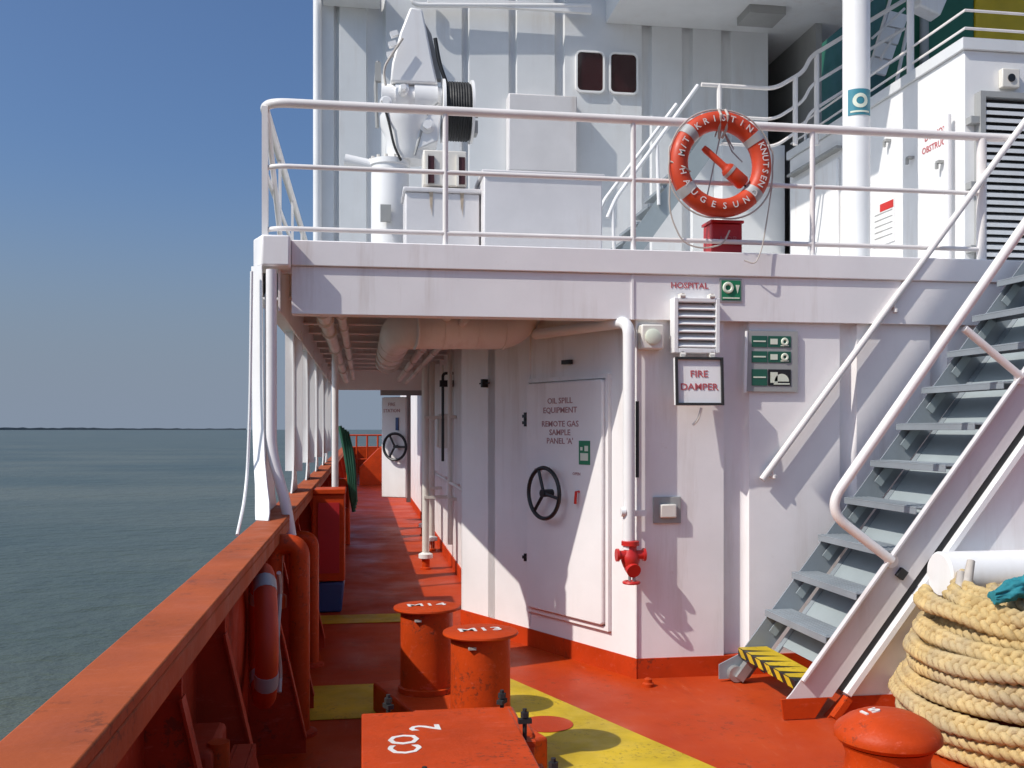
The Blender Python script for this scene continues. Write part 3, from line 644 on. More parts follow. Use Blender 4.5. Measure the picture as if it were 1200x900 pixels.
# ------------------------------------------------------------------ provision crane and boxes on the upper deck
YK = 9.6
pc = at(457, 240, YK); kr = 22*(pc.x*SA+YK*CA)/FPX
cx = pc.x
ck = thing('crane', 'white pedestal deck crane with a black winch drum on the upper deck', 'crane', (cx, YK, ZU))
zc = lambda v: at(470, v, YK).z
xx = lambda u: at(u, 200, YK).x
m = MB(); m.lathe((cx, YK, 0), [(kr, ZU), (kr, zc(197)), (kr*1.08, zc(196)), (kr*1.08, zc(190)), (kr*.9, zc(189))], 32); m.build('pedestal', 'whiteclean', ck)
m = MB(); m.lathe((xx(478), YK, 0), [(kr*.95, zc(190)), (kr*1.15, zc(180)), (kr*1.2, zc(160)), (kr*1.45, zc(150)), (kr*1.5, zc(138))], 28); m.build('slewing_head', 'whiteclean', ck)
m = MB(); m.cyl((xx(447), YK, zc(115)), (xx(517), YK, zc(115)), .125, 24); m.cyl((xx(463), YK, zc(115)), (xx(478), YK, zc(115)), .15, 24); m.cyl((xx(485), YK, zc(115)), (xx(512), YK, zc(115)), .155, 24); m.build('winch_motor', 'whiteclean', ck)
m = MB(); m.prism([(xx(457), YK-.14, zc(102)), (xx(512), YK-.14, zc(102)), (xx(507), YK-.14, zc(80)), (xx(494), YK-.14, zc(16)), (xx(480), YK-.14, zc(14)), (xx(468), YK-.14, zc(45)), (xx(459), YK-.14, zc(80))], (0, .26, 0)); m.build('jib_root', 'whiteclean', ck, bevel=.02)
m = MB(); m.prism([(xx(496), YK-.05, zc(25)), (xx(505), YK-.05, zc(40)), (xx(517), YK-.05, zc(92)), (xx(510), YK-.05, zc(92))], (0, .1, 0)); m.build('cable_guard', 'midgrey', ck)
m = MB(); m.tube(rounded([at(510, 45, YK-.1), at(515, 75, YK-.1), at(524, 100, YK-.1)], .1), .02, 8); m.build('hoist_wire', 'black', ck)
m = MB(); m.prism([(xx(465), YK-.2, zc(137)), (xx(515), YK-.2, zc(137)), (xx(512), YK-.2, zc(170)), (xx(487), YK-.2, zc(182)), (xx(470), YK-.2, zc(165))], (0, .4, 0)); m.build('bracket', 'whiteclean', ck, bevel=.015)
dz_ = zc(128); rd = (zc(95)-zc(165))/2
m = MB(); m.cyl((xx(521), YK, dz_), (xx(550), YK, dz_), rd*.92, 28); dr = m.build('winch_drum', 'rubber', ck)
for (ua, ub, rr_) in ((517.5, 520.5, 1.0), (550.5, 553.5, 1.0)):
    m = MB(); m.cyl((xx(ua), YK, dz_), (xx(ub), YK, dz_), rd*rr_*1.04, 28); m.build('drum_flange', 'whiteclean', dr)
m = MB()
for i in range(9): m.torus((xx(523+i*3), YK, dz_), rd*.93, .013, (1, 0, 0), 28, 6)
m.build('rope_wraps', 'rubber', dr)
m = MB(); m.cyl((xx(553.6), YK, dz_), (xx(560), YK, dz_), .05, 14); m.box(xx(555), xx(559), YK-.08, YK+.08, dz_-.22, dz_-.1); m.build('drum_bearing', 'midgrey', dr)
m = MB(); m.tube(rounded([at(443, 72, YK), at(440, 100, YK), at(442, 150, YK)], .05), .018, 8); m.obox(at(443, 85, YK), (.03, 0, 0), (0, .03, 0), (0, 0, .09)); m.build('limit_switch', 'midgrey', ck)
m = MB(); m.cyl(at(404, 187, YK), at(440, 195, YK), .055, 14); m.build('outrigger', 'whiteclean', ck)
m = MB()
for i in range(14):
    a = 2*PI*i/14; m.cyl((cx+kr*1.0*math.cos(a), YK+kr*1.0*math.sin(a), zc(190)), (cx+kr*1.0*math.cos(a), YK+kr*1.0*math.sin(a), zc(187)), .016, 6)
struct(m.build('flange_bolts', 'cream', ck), 'stuff')
for i, P_ in enumerate(([(470, 188), (462, 172), (455, 140), (448, 118)], [(486, 182), (492, 160), (500, 132), (513, 120)], [(452, 100), (449, 80), (462, 60), (472, 45)])):
    m = MB(); m.tube(rounded([at(u, v, YK-.20) for u, v in P_], .08), .012, 8); m.build('hydraulic_hose', ('rubber', 'midgrey', 'cord')[i], ck)
for (u, v, r_, h_) in ((452, 122, .06, .10), (500, 150, .07, .12), (472, 108, .045, .16)):
    q = at(u, v, YK-.14); m = MB(); m.lathe(q, [(r_, 0), (r_, h_*.6), (r_*.6, h_*.65), (r_*.6, h_)], 18, (0, -1, 0)); m.build('motor_cap', 'whiteclean', ck)
for (u, v) in ((462, 40), (460, 52), (458, 64)):
    q = at(u, v, YK-.1); m = MB(); m.obox(q, (.035, 0, .012), (0, .03, 0), (-.008, 0, .022)); m.build('cable_cleat', 'whiteclean', ck)
m = MB(); q = at(452, 250, YK-.22); m.obox(q, (.05, 0, 0), (0, .02, 0), (0, 0, .08)); m.build('data_plate', 'midgrey', ck)
# boxes
def deckbox(ua, ub, vt, Y, dep, mat, name, label, zbase=ZU, vb=None, lid=True, cat='box'):
    xa, xb = xs(ua, Y), xs(ub, Y); z1 = at(ua, vt, Y).z; z0 = zbase if vb is None else at(ua, vb, Y).z
    t = thing(name, label, cat, ((xa+xb)/2, Y+dep/2, z0))
    m = MB(); m.box(xa, xb, Y, Y+dep, z0, z1-(.04 if lid else 0)); m.build('body', mat, t, bevel=.012)
    if lid:
        m = MB(); m.box(xa-.02, xb+.02, Y-.025, Y+dep+.02, z1-.039, z1); m.build('lid', mat, t, bevel=.01)
    return t, xa, xb, z0, z1
deckbox(475, 562, 219, 8.7, .5, 'box', 'deck_box', 'plain white deck box at the foot of the crane, under the rusty switch box')
deckbox(567, 706, 199, 8.5, .6, 'box', 'deck_box', 'wide white deck box with a lid, right of the crane')
t, xa, xb, z0_, z1_ = deckbox(496, 547, 175, 8.72, .25, 'cream', 'switch_box', 'cream switch box with two rusty vertical slots beside the crane', vb=217, lid=False)
for u in (505, 541):
    x = xs(u, 8.72); m = MB(); m.box(x-.028, x+.028, 8.70, 8.719, z0_+.02, z1_-.06); m.build('slot', 'maroon', t)
    m = MB(); m.box(x-.05, x-.0285, 8.69, 8.719, z0_, z1_-.04); m.build('slot_rib', 'cream', t)
    m = MB(); zq = z0_-.03
    m.prism([(x-.02, 8.694, zq), (x+.02, 8.694, zq), (x+.014, 8.694, zq-.10), (x+.007, 8.694, zq-.24), (x+.001, 8.694, zq-.13), (x-.006, 8.694, zq-.19), (x-.014, 8.694, zq-.07)], (0, .004, 0)); m.build('rust_stain', 'rust', t)

# ------------------------------------------------------------------ lifebuoy on the guard rail
YLb = YE-.06
lc = at(844, 193, YLb); Rl, rl = .305, .067
lb = thing('lifebuoy', 'orange lifebuoy with white lettering hung on the upper guard rail', 'lifebuoy', lc)
m = MB(); m.torus(lc, Rl, rl, (0, 1, 0), 72, 16); ring = m.build('ring', 'orange', lb)
def pol(a, r, y=0): return lc+Vector((r*math.cos(a), y, r*math.sin(a)))
for a in (math.radians(37), math.radians(139), math.radians(-40), math.radians(-143)):
    pts = [pol(a-.10+.20*i/4, Rl) for i in range(5)]
    m = MB(); m.tube(pts, rl+.003, 18); m.build('reflective_band', 'tape', lb)
ex = []
def arc(word, a_start, a_end, flip=False):
    for i, ch in enumerate(word):
        if ch == ' ': continue
        a = a_start+(a_end-a_start)*i/max(1, len(word)-1); a = math.radians(a)
        out = Vector((math.cos(a), 0, math.sin(a))); up = -out if flip else out
        rt = Vector((-up.z, 0, up.x))*-1
        ex.append((ch, pol(a, Rl, -rl-.003), rt, up))
arc('KRISTIN', 128, 52); arc('KNUTSEN', 25, -27); arc('M/T', 170, 152); arc('HAUGESUND', 194, 318, True)
text(ex[0][0], .062, 'textwhite', ring, ex[0][1], ex[0][2], ex[0][3], extra=ex[1:])
# hanging straps at the top
for dx_ in (-.02, .03):
    m = MB(); m.tube([lc+Vector((dx_, rl+.01, Rl+.02)), lc+Vector((dx_, -rl*.4, Rl+rl+.004)), lc+Vector((dx_, -rl-.005, Rl+.02)), lc+Vector((dx_, -rl*.5, Rl-rl-.002)), lc+Vector((dx_*.4, .0, Rl-.12))], .010, 6); m.build('strap', 'cord', lb)
# grab line around it
pts = []
for i in range(97):
    a = 2*PI*i/96; s_ = abs(math.sin(2*(a-math.radians(-2)))); pts.append(pol(a, Rl+rl+.004+.028*s_**1.0*(1 if math.sin(a) < .3 else .3), -.02))
m = MB(); m.tube(pts, .006, 6, closed=True); m.build('grab_line', 'cord', lb)
m = MB(); m.tube([pol(math.radians(196), Rl-rl, -.03), pol(math.radians(190), Rl-.02, -rl-.006), pol(math.radians(180), Rl+rl, -.03)], .006, 6); m.build('grab_line', 'cord', lb)
# self-igniting light in the ring
a_, b_ = at(824, 173, YLb), at(872, 216, YLb)
ll = thing('lifebuoy_light', 'orange self igniting light hanging tilted inside the lifebuoy ring', 'light', a_)
d_ = (b_-a_); 
m = MB(); m.tube([a_, a_+d_*.08, a_+d_*.50, a_+d_*.55], .02, 14, radii=[.020, .024, .024, .034]); m.build('handle', 'orange', ll)
m = MB(); m.tube([a_+d_*.55, a_+d_*.60, a_+d_*.96, b_], .05, 18, radii=[.040, .052, .052, .040]); m.build('float', 'orange', ll)
m = MB(); m.tube([a_+d_*.62, a_+d_*.68], .054, 18); m.build('band', 'tape', ll)
m = MB(); m.tube([a_+d_*.97, b_+Vector((.05, 0, -.06))], .008, 6); m.build('cord', 'black', ll)
m = MB()
for (u, v) in ((812, 240), (838, 160), (870, 190), (860, 175)): m.tube([at(846, 150, YLb+.03), at(u-(u-846)*.5, v-12, YLb+.06), at(u, v, YLb+.03)], .005, 6)
tag(m.build('lanyard', 'midgrey'), 'thin grey lines strung inside the lifebuoy from the rail', 'rope')
m = MB(); pts = [at(u, v, YLb+.05) for u, v in ((785, 215), (784, 250), (800, 285), (825, 292), (848, 286), (855, 270))]
m.tube(rounded(pts, .15), .006, 6); m.tube(rounded([at(905, 215, YLb), at(900, 250, YLb), at(893, 292, YLb), at(885, 310, YLb-.02), at(872, 305, YLb)], .1), .005, 6)
tag(m.build('lanyard', 'cord'), 'loose cord looping down left of the red box under the lifebuoy', 'rope')
# red box below the lifebuoy
bx = thing('equipment_box', 'small dark red box on the upper deck edge just below the lifebuoy', 'box', at(852, 296, YE+.1))
A, B = at(834, 296, YE+.06), at(870, 262, YE+.06)
m = MB(); m.box(A.x, B.x, YE+.06, YE+.24, A.z+.002, B.z); m.build('body', 'redbox', bx, bevel=.01)
m = MB(); m.box(A.x-.008, B.x+.008, YE+.05, YE+.25, B.z+.001, B.z+.02); m.build('lid', 'redbox', bx)
text('MOB', .06, 'textred', bx, ((A.x+B.x)/2+.01, YE+.058, (A.z+B.z)/2-.01))

# ------------------------------------------------------------------ fittings on the front wall
fdp = thing('fire_damper', 'white louvred fire damper with its cover hanging open under HOSPITAL lettering', 'damper', at(811, 420, YE))
xa, xb = xs(785, YE), xs(838, YE); z1 = at(811, 350, YE-.05).z; z0 = at(811, 414, YE-.05).z; yb2 = YF
m = MB(); y0 = YE-.10
m.box(xa, xa+.03, y0, YE-.001, z0, z1); m.box(xb-.03, xb, y0, YE-.001, z0, z1); m.box(xa+.031, xb-.031, y0, YE-.001, z1-.03, z1); m.box(xa+.031, xb-.031, y0, YE-.001, z0, z0+.03)
fr_ = m.build('frame', 'whiteclean', fdp, bevel=.004)
m = MB(); m.box(xa+.031, xb-.031, YE-.03, YE-.002, z0+.031, z1-.031); m.build('back', 'midgrey', fr_)
for k in range(6):
    z = z0+.06+k*(z1-z0-.09)/5.6; m = MB(); m.obox(((xa+xb)/2, y0+.032, z), ((xb-xa)/2-.033, 0, 0), (0, .026, .02), (0, -.003, .004)); m.build('slat', 'whiteclean', fr_)
for u in (795, 829):
    for z in (z1+.012, z0-.012):
        m = MB(); x = xs(u, YE); m.cyl((x-.018, y0+.01, z), (x+.018, y0+.01, z), .016, 10); m.box(x-.01, x+.01, y0+.0, YE-.02, z-.02, z+.02); m.build('wing_bolt', 'cream', fdp)
ct, cb = at(811, 419, y0), at(811, 475, y0-.04)
ctz, cbz = ct.z, cb.z
y1 = y0-.02; y2 = y0-.045
dcv = Vector((0, y2-y1, cbz-ctz)); nn = Vector((0, -dcv.z*-1, 0)); 
P = [Vector((xa-.004, y1, ctz)), Vector((xb+.008, y1, ctz)), Vector((xb+.006, y2, cbz)), Vector((xa-.006, y2, cbz))]
nrm = (P[1]-P[0]).cross(P[3]-P[0]).normalized()
if nrm.y > 0: nrm = -nrm
m = MB(); m.prism(P, -nrm*.035); cv = m.build('cover', 'whiteclean', fdp, bevel=.004)
hx = (P[1]-P[0]).normalized(); hz = (P[3]-P[0]).normalized(); Wc = (P[1]-P[0]).length; Hc = (P[3]-P[0]).length
m = MB()
for (a, b, c_, d_) in ((0, Wc, 0, .016), (0, Wc, Hc-.016, Hc), (0, .016, .0165, Hc-.0165), (Wc-.016, Wc, .0165, Hc-.0165)):
    q = [P[0]+hx*a+hz*c_, P[0]+hx*b+hz*c_, P[0]+hx*b+hz*d_, P[0]+hx*a+hz*d_]; m.prism([p_+nrm*.0005 for p_ in q], nrm*.02)
m.build('gasket', 'rubber', cv)
text('FIRE', .065, 'textred', cv, P[0]+hx*Wc*.5+hz*Hc*.35+nrm*.003, hx, -hz, extra=[('DAMPER', P[0]+hx*Wc*.5+hz*Hc*.62+nrm*.003, hx, -hz)], width=1.1)
m = MB(); m.tube(rounded([at(822, 478, y2), at(818, 492, y2+.02), at(812, 498, y2+.04)], .03), .010, 8); m.build('wing_nut', 'cream', cv)
text('HOSPITAL', .058, 'textred', fdp, at(808, 335, YE)-Vector((0, .003, 0)), width=1.05)
# green lifebuoy sign on the edge plate
def plate(name, label, ua, ub, va, vb, Y, mat, th=.008, frame=None):
    xa, xb = xs(ua, Y), xs(ub, Y); z1 = at((ua+ub)/2, va, Y).z; z0 = at((ua+ub)/2, vb, Y).z
    t = thing(name, label, 'sign', ((xa+xb)/2, Y, z0))
    m = MB(); m.box(xa, xb, Y-th, Y-.001, z0, z1); m.build('plate', frame or mat, t)
    if frame:
        m = MB(); m.box(xa+.012, xb-.012, Y-th-.003, Y-th-.0005, z0+.012, z1-.012); m.build('face', mat, t)
    return t, xa, xb, z0, z1
t, xa, xb, z0, z1 = plate('safety_sign', 'small green lifebuoy sign on the upper deck edge right of the HOSPITAL lettering', 843, 869, 327, 354, YE, 'green', .01, 'midgrey')
m = MB(); m.torus((xa+.06, YE-.0135, z0+.10), .030, .0115, (0, 1, 0), 24, 6); m.build('ring_symbol', 'signwhite', t)
m = MB(); m.box(xa+.02, xb-.02, YE-.0155, YE-.0135, z0+.022, z0+.032); m.prism([(xb-.05, YE-.0155, z0+.12), (xb-.02, YE-.0155, z0+.12), (xb-.035, YE-.0155, z0+.06)], (0, .002, 0)); m.build('arrow_symbol', 'signwhite', t)
# three row board
YBd = YF-.014
t, xa, xb, z0, z1 = plate('safety_sign', 'large grey board with three rows of green safety symbols, right of the damper', 874, 934, 388, 459, YBd, 'midgrey', .012)
for k, (va, vb) in enumerate(((394, 407), (412, 425), (433, 452))):
    za, zb2 = at(904, vb, YBd).z, at(904, va, YBd).z; w_ = xb-xa
    for j, (f0, f1, mm) in enumerate(((.10, .40, 'darkgreen'), (.42, .86, 'darkgreen' if k < 2 else 'black'))):
        m = MB(); m.box(xa+w_*f0, xa+w_*f1, YBd-.016, YBd-.0121, za, zb2); m.build('panel', mm, t)
    m = MB(); m.box(xa+w_*.13, xa+w_*.37, YBd-.0185, YBd-.0165, (za+zb2)/2-.004, (za+zb2)/2+.006)
    m.box(xa+w_*.46, xa+w_*.60, YBd-.0185, YBd-.0165, za+.02, zb2-.02)
    if k < 2: m.torus((xa+w_*.74, YBd-.0175, (za+zb2)/2), .020, .009, (0, 1, 0), 18, 6); m.box(xa+w_*.66, xa+w_*.82, YBd-.0185, YBd-.0167, za+.008, za+.016)
    else:
        cxx = xa+w_*.68; pts = [(cxx+.055*math.cos(PI*i/12), YBd-.0185, za+.03+.055*math.sin(PI*i/12)) for i in range(13)]; m.prism(pts, (0, .002, 0)); m.box(cxx-.06, cxx+.06, YBd-.0185, YBd-.0165, za+.008, za+.018)
    m.build('symbol', 'signwhite', t)
# green sign on the door
t = thing('safety_sign', 'small green and white safety sign on the door above its red handle', 'sign', aw3(s_of(692), .06, dz(540)))
sa, sb = s_of(699), s_of(686); za, zb2 = dz(543), dz(516)
m = MB(); slab(m, sa, sb, .0605, .0635, za, zb2); m.build('plate', 'green', t)
m = MB(); slab(m, sa+.02, sb-.02, .064, .066, za+.03, za+.085); slab(m, sa+.02, sa+.06, .064, .066, za+.10, za+.14); slab(m, sb-.045, sb-.02, .064, .066, za+.105, za+.13); m.build('symbol', 'signwhite', t)
# lamp box at the corner
xa, xb = xs(749, YE), xs(775, YE); z1, z0 = at(762, 381, YE).z, at(762, 410, YE).z
t = thing('bulkhead_lamp', 'square cream bulkhead fitting with a round lens at the wall corner', 'lamp', ((xa+xb)/2, YE, z0))
m = MB(); m.box(xa, xb, YE-.06, YF-.001, z0, z1); m.build('housing', 'cream', t, bevel=.012)
m = MB(); m.lathe(((xa+xb)/2, YE-.0605, (z0+z1)/2), [(.055, 0), (.055, .012), (.04, .02)], 20, (0, -1, 0)); m.build('lens', 'signwhite', t)
# socket box low on the wall
xa, xb = xs(765, YF), xs(797, YF); z1, z0 = at(780, 582, YF).z, at(780, 613, YF).z
t = thing('socket_box', 'weathered grey socket box low on the wall right of the red hydrant', 'box', ((xa+xb)/2, YF, z0))
m = MB(); m.box(xa, xb, YF-.022, YF-.001, z0, z1); m.build('back_plate', 'midgrey', t, bevel=.004)
m = MB(); m.box(xa+.04, xb-.04, YF-.055, YF-.0225, z0+.04, z1-.05); m.build('cover', 'cream', t, bevel=.01)
m = MB(); m.tube(rounded([at(875, 388, YF-.02), at(873, 460, YF-.02)], .02), .012, 8); m.build('conduit', 'whiteclean', dh)

# ------------------------------------------------------------------ fire main pipe and hydrant at the corner
YP = YF-.10
xp = xs(737, YP)
fm = thing('fire_main', 'white fire pipe running under the deck edge and down the wall corner', 'pipe', (xp, YP, .9))
pa = aw3(s_of(640), .10, at(640, 386, 7.2).z)
m = MB(); m.tube(rounded([pa, (xp, YP, pa.z+.0), (xp, YP, .92)], .10, 8), .042, 14); m.build('pipe', 'whiteclean', fm)
m = MB(); m.obox((xp+.05, YP+.03, at(737, 602, YP).z), (.08, 0, 0), (0, .015, 0), (0, 0, .02)); m.build('clamp', 'whiteclean', fm); m = MB(); m.cyl((xp-.06, YP-.01, at(737, 600, YP).z), (xp-.03, YP-.01, at(737, 600, YP).z), .03, 10); m.build('plug', 'whiteclean', fm)
m = MB(); m.tube([(XC-.01, YP+.05, at(742, 560, YP).z), (XC-.01, YP+.05, at(742, 470, YP).z)], .013, 8); m.build('cable', 'black', fm)
hz_ = lambda v: at(740, v, YP).z
hy = thing('fire_hydrant', 'bright red fire hydrant valve at the lower end of the white corner pipe', 'hydrant', (xp, YP, hz_(683)))
m = MB(); m.lathe((xp+.01, YP, 0), [(.035, hz_(668)), (.05, hz_(664)), (.065, hz_(657)), (.065, hz_(650)), (.045, hz_(645)), (.045, hz_(640)), (.062, hz_(639)), (.062, hz_(634)), (.04, hz_(633))], 20); m.build('body', 'hydrant', hy)
m = MB(); m.cyl((xp-.08, YP-.01, hz_(650)), (xp+.10, YP-.01, hz_(650)), .032, 14); m.lathe((xp-.075, YP-.01, hz_(650)), [(.045, 0), (.045, .018)], 14, (-1, 0, 0)); m.lathe((xp+.095, YP-.01, hz_(650)), [(.045, 0), (.045, .018)], 14, (1, 0, 0)); m.build('flange', 'hydrant', hy)
m = MB(); m.tube([(xp+.015, YP, hz_(664)), (xp+.02, YP-.06, hz_(668))], .05, 16); m.build('outlet', 'hydrant', hy)
m = MB(); m.cyl((xp, YP-.02, hz_(672)), (xp, YP-.02, hz_(680)), .010, 8); m.cyl((xp+.03, YP-.02, hz_(670)), (xp+.03, YP-.02, hz_(680)), .012, 8); m.build('stem', 'steel', hy)
m = MB(); m.torus((xp+.012, YP-.02, hz_(682)), .052, .011, (0, 0, 1), 22, 8); m.obox((xp+.012, YP-.02, hz_(682)), (.05, 0, 0), (0, .008, 0), (0, 0, .006)); m.obox((xp+.012, YP-.02, hz_(682)), (.008, 0, 0), (0, .05, 0), (0, 0, .006)); m.build('handwheel', 'hydrant', hy)

# ------------------------------------------------------------------ ship's ladder in the foreground right
YN, YFa = 5.58, 6.5
ld = thing('ladder', 'steep grey ship ladder with white stringers and a yellow striped lowest step', 'ladder', (2.55, YN, 0))
sl = 1.285
def stz(x): return .104+(x-2.506)*sl
xe = 2.506+(3.05-.104)/sl
dl = Vector((1, 0, sl)).normalized(); pl = Vector((sl, 0, -1)).normalized()
A = Vector((2.50, YN, stz(2.50))); B = Vector((xe, YN, stz(xe)))
LL = (B-A).length
foot = .20
def stringer_poly(y, t0, t1, w0=0, w1=.215): return [A+dl*t0+pl*w0+Vector((0, y-YN, 0)), A+dl*t1+pl*w0+Vector((0, y-YN, 0)), A+dl*t1+pl*w1+Vector((0, y-YN, 0)), A+dl*t0+pl*w1+Vector((0, y-YN, 0))]
m = MB(); pz0 = [A+dl*.10, B, B+pl*.215, A+dl*.02+pl*.215]
q0 = A+dl*.02+pl*.215
pz0 = [Vector((A.x+.02, YN, .13)), A+dl*.08, B, B+pl*.215, Vector((A.x+.02+ (0), YN, .13))+Vector((.215/ (sl)*1.6+.02, 0, 0))]
m.prism(pz0, (0, .012, 0)); m.obox((A+B)/2+dl*.06+Vector((0, -.02, 0)), dl*(LL/2-.12), pl*.006, (0, .0195, 0)); m.build('stringer', 'box', ld)
m = MB(); m.prism([(A.x, YN-.002, .004), (A.x-.02, YN-.002, .129), (A.x+.285, YN-.002, .129), (A.x+.20, YN-.002, .004)], (0, .016, 0)); m.build('stringer_foot', 'fitting', ld, bevel=.003)
# far stringer, grey
m = MB(); off = Vector((.02, YFa-YN, 0)); m.prism([Vector((2.44, YFa, .02)), Vector((2.44, YFa, .12)), A+off+dl*.12, B+off, B+off+pl*.20, Vector((2.66, YFa, .02))], (0, .012, 0)); m.obox((A+B)/2+off+Vector((0, -.03, 0))+pl*.194, dl*LL*.47, pl*.006, (0, .029, 0)); m.build('stringer', 'grey', ld)
m = MB(); m.cyl((2.55, YFa-.05, .06), (2.55, YFa+.04, .06), .055, 16); m.obox((2.60, YFa-.05, .085), dl*.07, pl*.03, (0, .03, 0)); m.build('foot_roller', 'steel', ld)
# treads
for k in range(11):
    z = .235+.259*k; x = 2.575+.1965*k
    if k == 0:
        m = MB(); m.box(x, x+.21, YN+.0135, YFa-.001, z-.055, z); t0 = m.build('tread', 'black', ld, bevel=.004); t0['label'] = 'lowest step with yellow and black hazard stripes'
        m = MB(); n_ = 6; wd = (YFa-YN-.03)/n_
        for i in range(n_):
            ya = YN+.02+i*wd
            m.prism([(x+.004, ya+.5*wd, z+.0015), (x+.004, ya+1.0*wd, z+.0015), (x+.206, min(ya+.5*wd+.5*wd, YFa-.005), z+.0015), (x+.206, ya+.0*wd+.0, z+.0015)], (0, 0, .002))
            m.prism([(x-.0015, ya+.5*wd, z-.002), (x-.0015, ya+1.0*wd, z-.002), (x-.0015, ya+.55*wd, z-.052), (x-.0015, ya+.05*wd, z-.052)], (-.002, 0, 0))
        m.build('hazard_stripes', 'yellow', t0); continue
    m = MB(); m.box(x, x+.20, YN+.0135, YFa-.001, z-.010, z); m.box(x, x+.008, YN+.0135, YFa-.001, z-.045, z-.0101); m.box(x+.192, x+.20, YN+.0135, YFa-.001, z-.04, z-.0101)
    for i in range(5): m.box(x+.015+i*.036, x+.03+i*.036, YN+.03, YFa-.02, z+.0004, z+.004)
    m.build('tread', 'grey', ld, bevel=.0025)
    m = MB(); m.obox((x+.10, YFa-.02, z-.10), dl*.085, pl*.03, (0, .004, 0)); m.build('tread_bracket', 'greylight', ld)
# back plate (kick plate) under the treads
m = MB(); m.prism([p+Vector((0, .02, 0)) for p in stringer_poly(YN, .35, LL-.1, .208, .214)], (0, YFa-YN-.03, 0)); m.build('back_plate', 'greylight', ld)
# near handrail
hp = [at(1200+ (0), 265, YN-.02)]
h0, h1, h2 = at(1260, 178, YN-.02), at(968, 597, YN-.02), at(1045, 657, YN-.02)
m = MB(); m.tube(rounded([Vector((h0.x+.02, h0.y, stz(h0.x)+.01)), h0, h1, h2], .16, 10), .030, 14); m.build('handrail', 'rail', ld)
m = MB(); m.tube([at(1130, 385, YN-.02), at(1197, 442, YN-.02)], .024, 12); m.build('handrail_strut', 'rail', ld)
for p_ in ((1045, 657), (1197, 442)):
    m = MB(); m.lathe(at(*p_, YN-.02), [(.045, 0), (.045, .014)], 14, (0, 1, 0)); m.build('handrail_flange', 'rail', ld)
# wall handrail
YW = YF-.055
w0, w1 = at(893, 562, YW), at(1194, 152, YW)
hr = thing('wall_handrail', 'white sloping handrail standing off the front wall above the ladder', 'handrail', w0)
m = MB(); m.tube([w0, w1, w1+(w1-w0)*.05], .024, 12); m.build('rail', 'rail', hr)
for f in (.035, .5):
    p = w0+(w1-w0)*f; m = MB(); m.tube(rounded([p, p+Vector((.02, 0, -.07)), Vector((p.x+.02, (YF if f < .3 else YE)-.002, p.z-.07))], .03), .012, 8); m.lathe(p+Vector((.02, 0, -.07)), [(.0, -.02), (.018, -.01), (.018, .01), (0, .02)], 10, (0, 0, 1)); m.build('standoff', 'rail', hr)

# side bulkhead below the ladder
YWb = 5.60
sb_ = thing('bulkhead', 'white side bulkhead under the ladder with a sloping top edge and red skirting', 'wall', (3.6, YWb, 0))
def lowline(x, off): return stz(x)-off
xA, xB = 2.80, 4.70
offw = .215/ math.cos(math.atan(sl))+.15
x_at = lambda z: 2.506+(z+offw-.104)/sl
m = MB(); m.prism([(x_at(.12), YWb, .12), (5.2, YWb, .12), (5.2, YWb, lowline(5.2, offw)), ], (0, .05, 0)); m.build('plate', 'white', sb_)
m = MB(); m.prism([(x_at(0)-.03, YWb-.01, 0), (5.2, YWb-.01, 0), (5.2, YWb-.01, .125), (x_at(.125)+.0, YWb-.01, .125)], (0, .058, 0)); m.build('skirting', 'red', sb_)
ee = A+pl*.215
g0, g1 = Vector((x_at(.13), YWb-.03, .13)), Vector((x_at(2.9), YWb-.03, 2.9))
m = MB(); m.obox((g0+g1)/2-pl*.022, dl*((g1-g0).length/2), pl*.020, (0, .028, 0)); m.build('top_bar', 'whiteclean', sb_, bevel=.004)
m = MB(); m.obox((g0+g1)/2-pl*.062+Vector((0, .035, 0)), dl*((g1-g0).length/2), pl*.018, (0, .016, 0)); m.obox(at(1055, 672, YWb-.02), dl*.03, pl*.025, (0, .03, 0)); m.build('dark_strip', 'rubber', sb_)  # dark strip in the gap between stringer and top bar, with a clip
m = MB(); m.obox((x_at(.06)+.0, YWb-.03, .065), dl*.075, pl*.020, (0, .028, 0)); m.build('bar_foot', 'fitting', sb_)
text('SWL', .06, 'textbrown', sb_, at(1200, 512, YWb)-Vector((0, .002, 0)), extra=[('2 T', at(1203, 524, YWb)-Vector((0, .002, 0)), (1, 0, 0), (0, 0, 1))])
# horizontal white roller on the wall
rc0 = at(1100, 673, YWb-.16)
tb = thing('wall_drum', 'white horizontal drum fixed to the bulkhead above the rope coil', 'drum', rc0)
m = MB(); m.lathe(rc0, [(.02, 0), (.125, .001), (.136, .012), (.136, 1.6), (.12, 1.61)], 28, (1, 0, 0)); m.build('shell', 'whiteclean', tb)
m = MB(); m.box(rc0.x+.25, rc0.x+.33, rc0.y+.1, YWb-.002, rc0.z-.06, rc0.z+.06); m.build('bracket', 'whiteclean', tb)

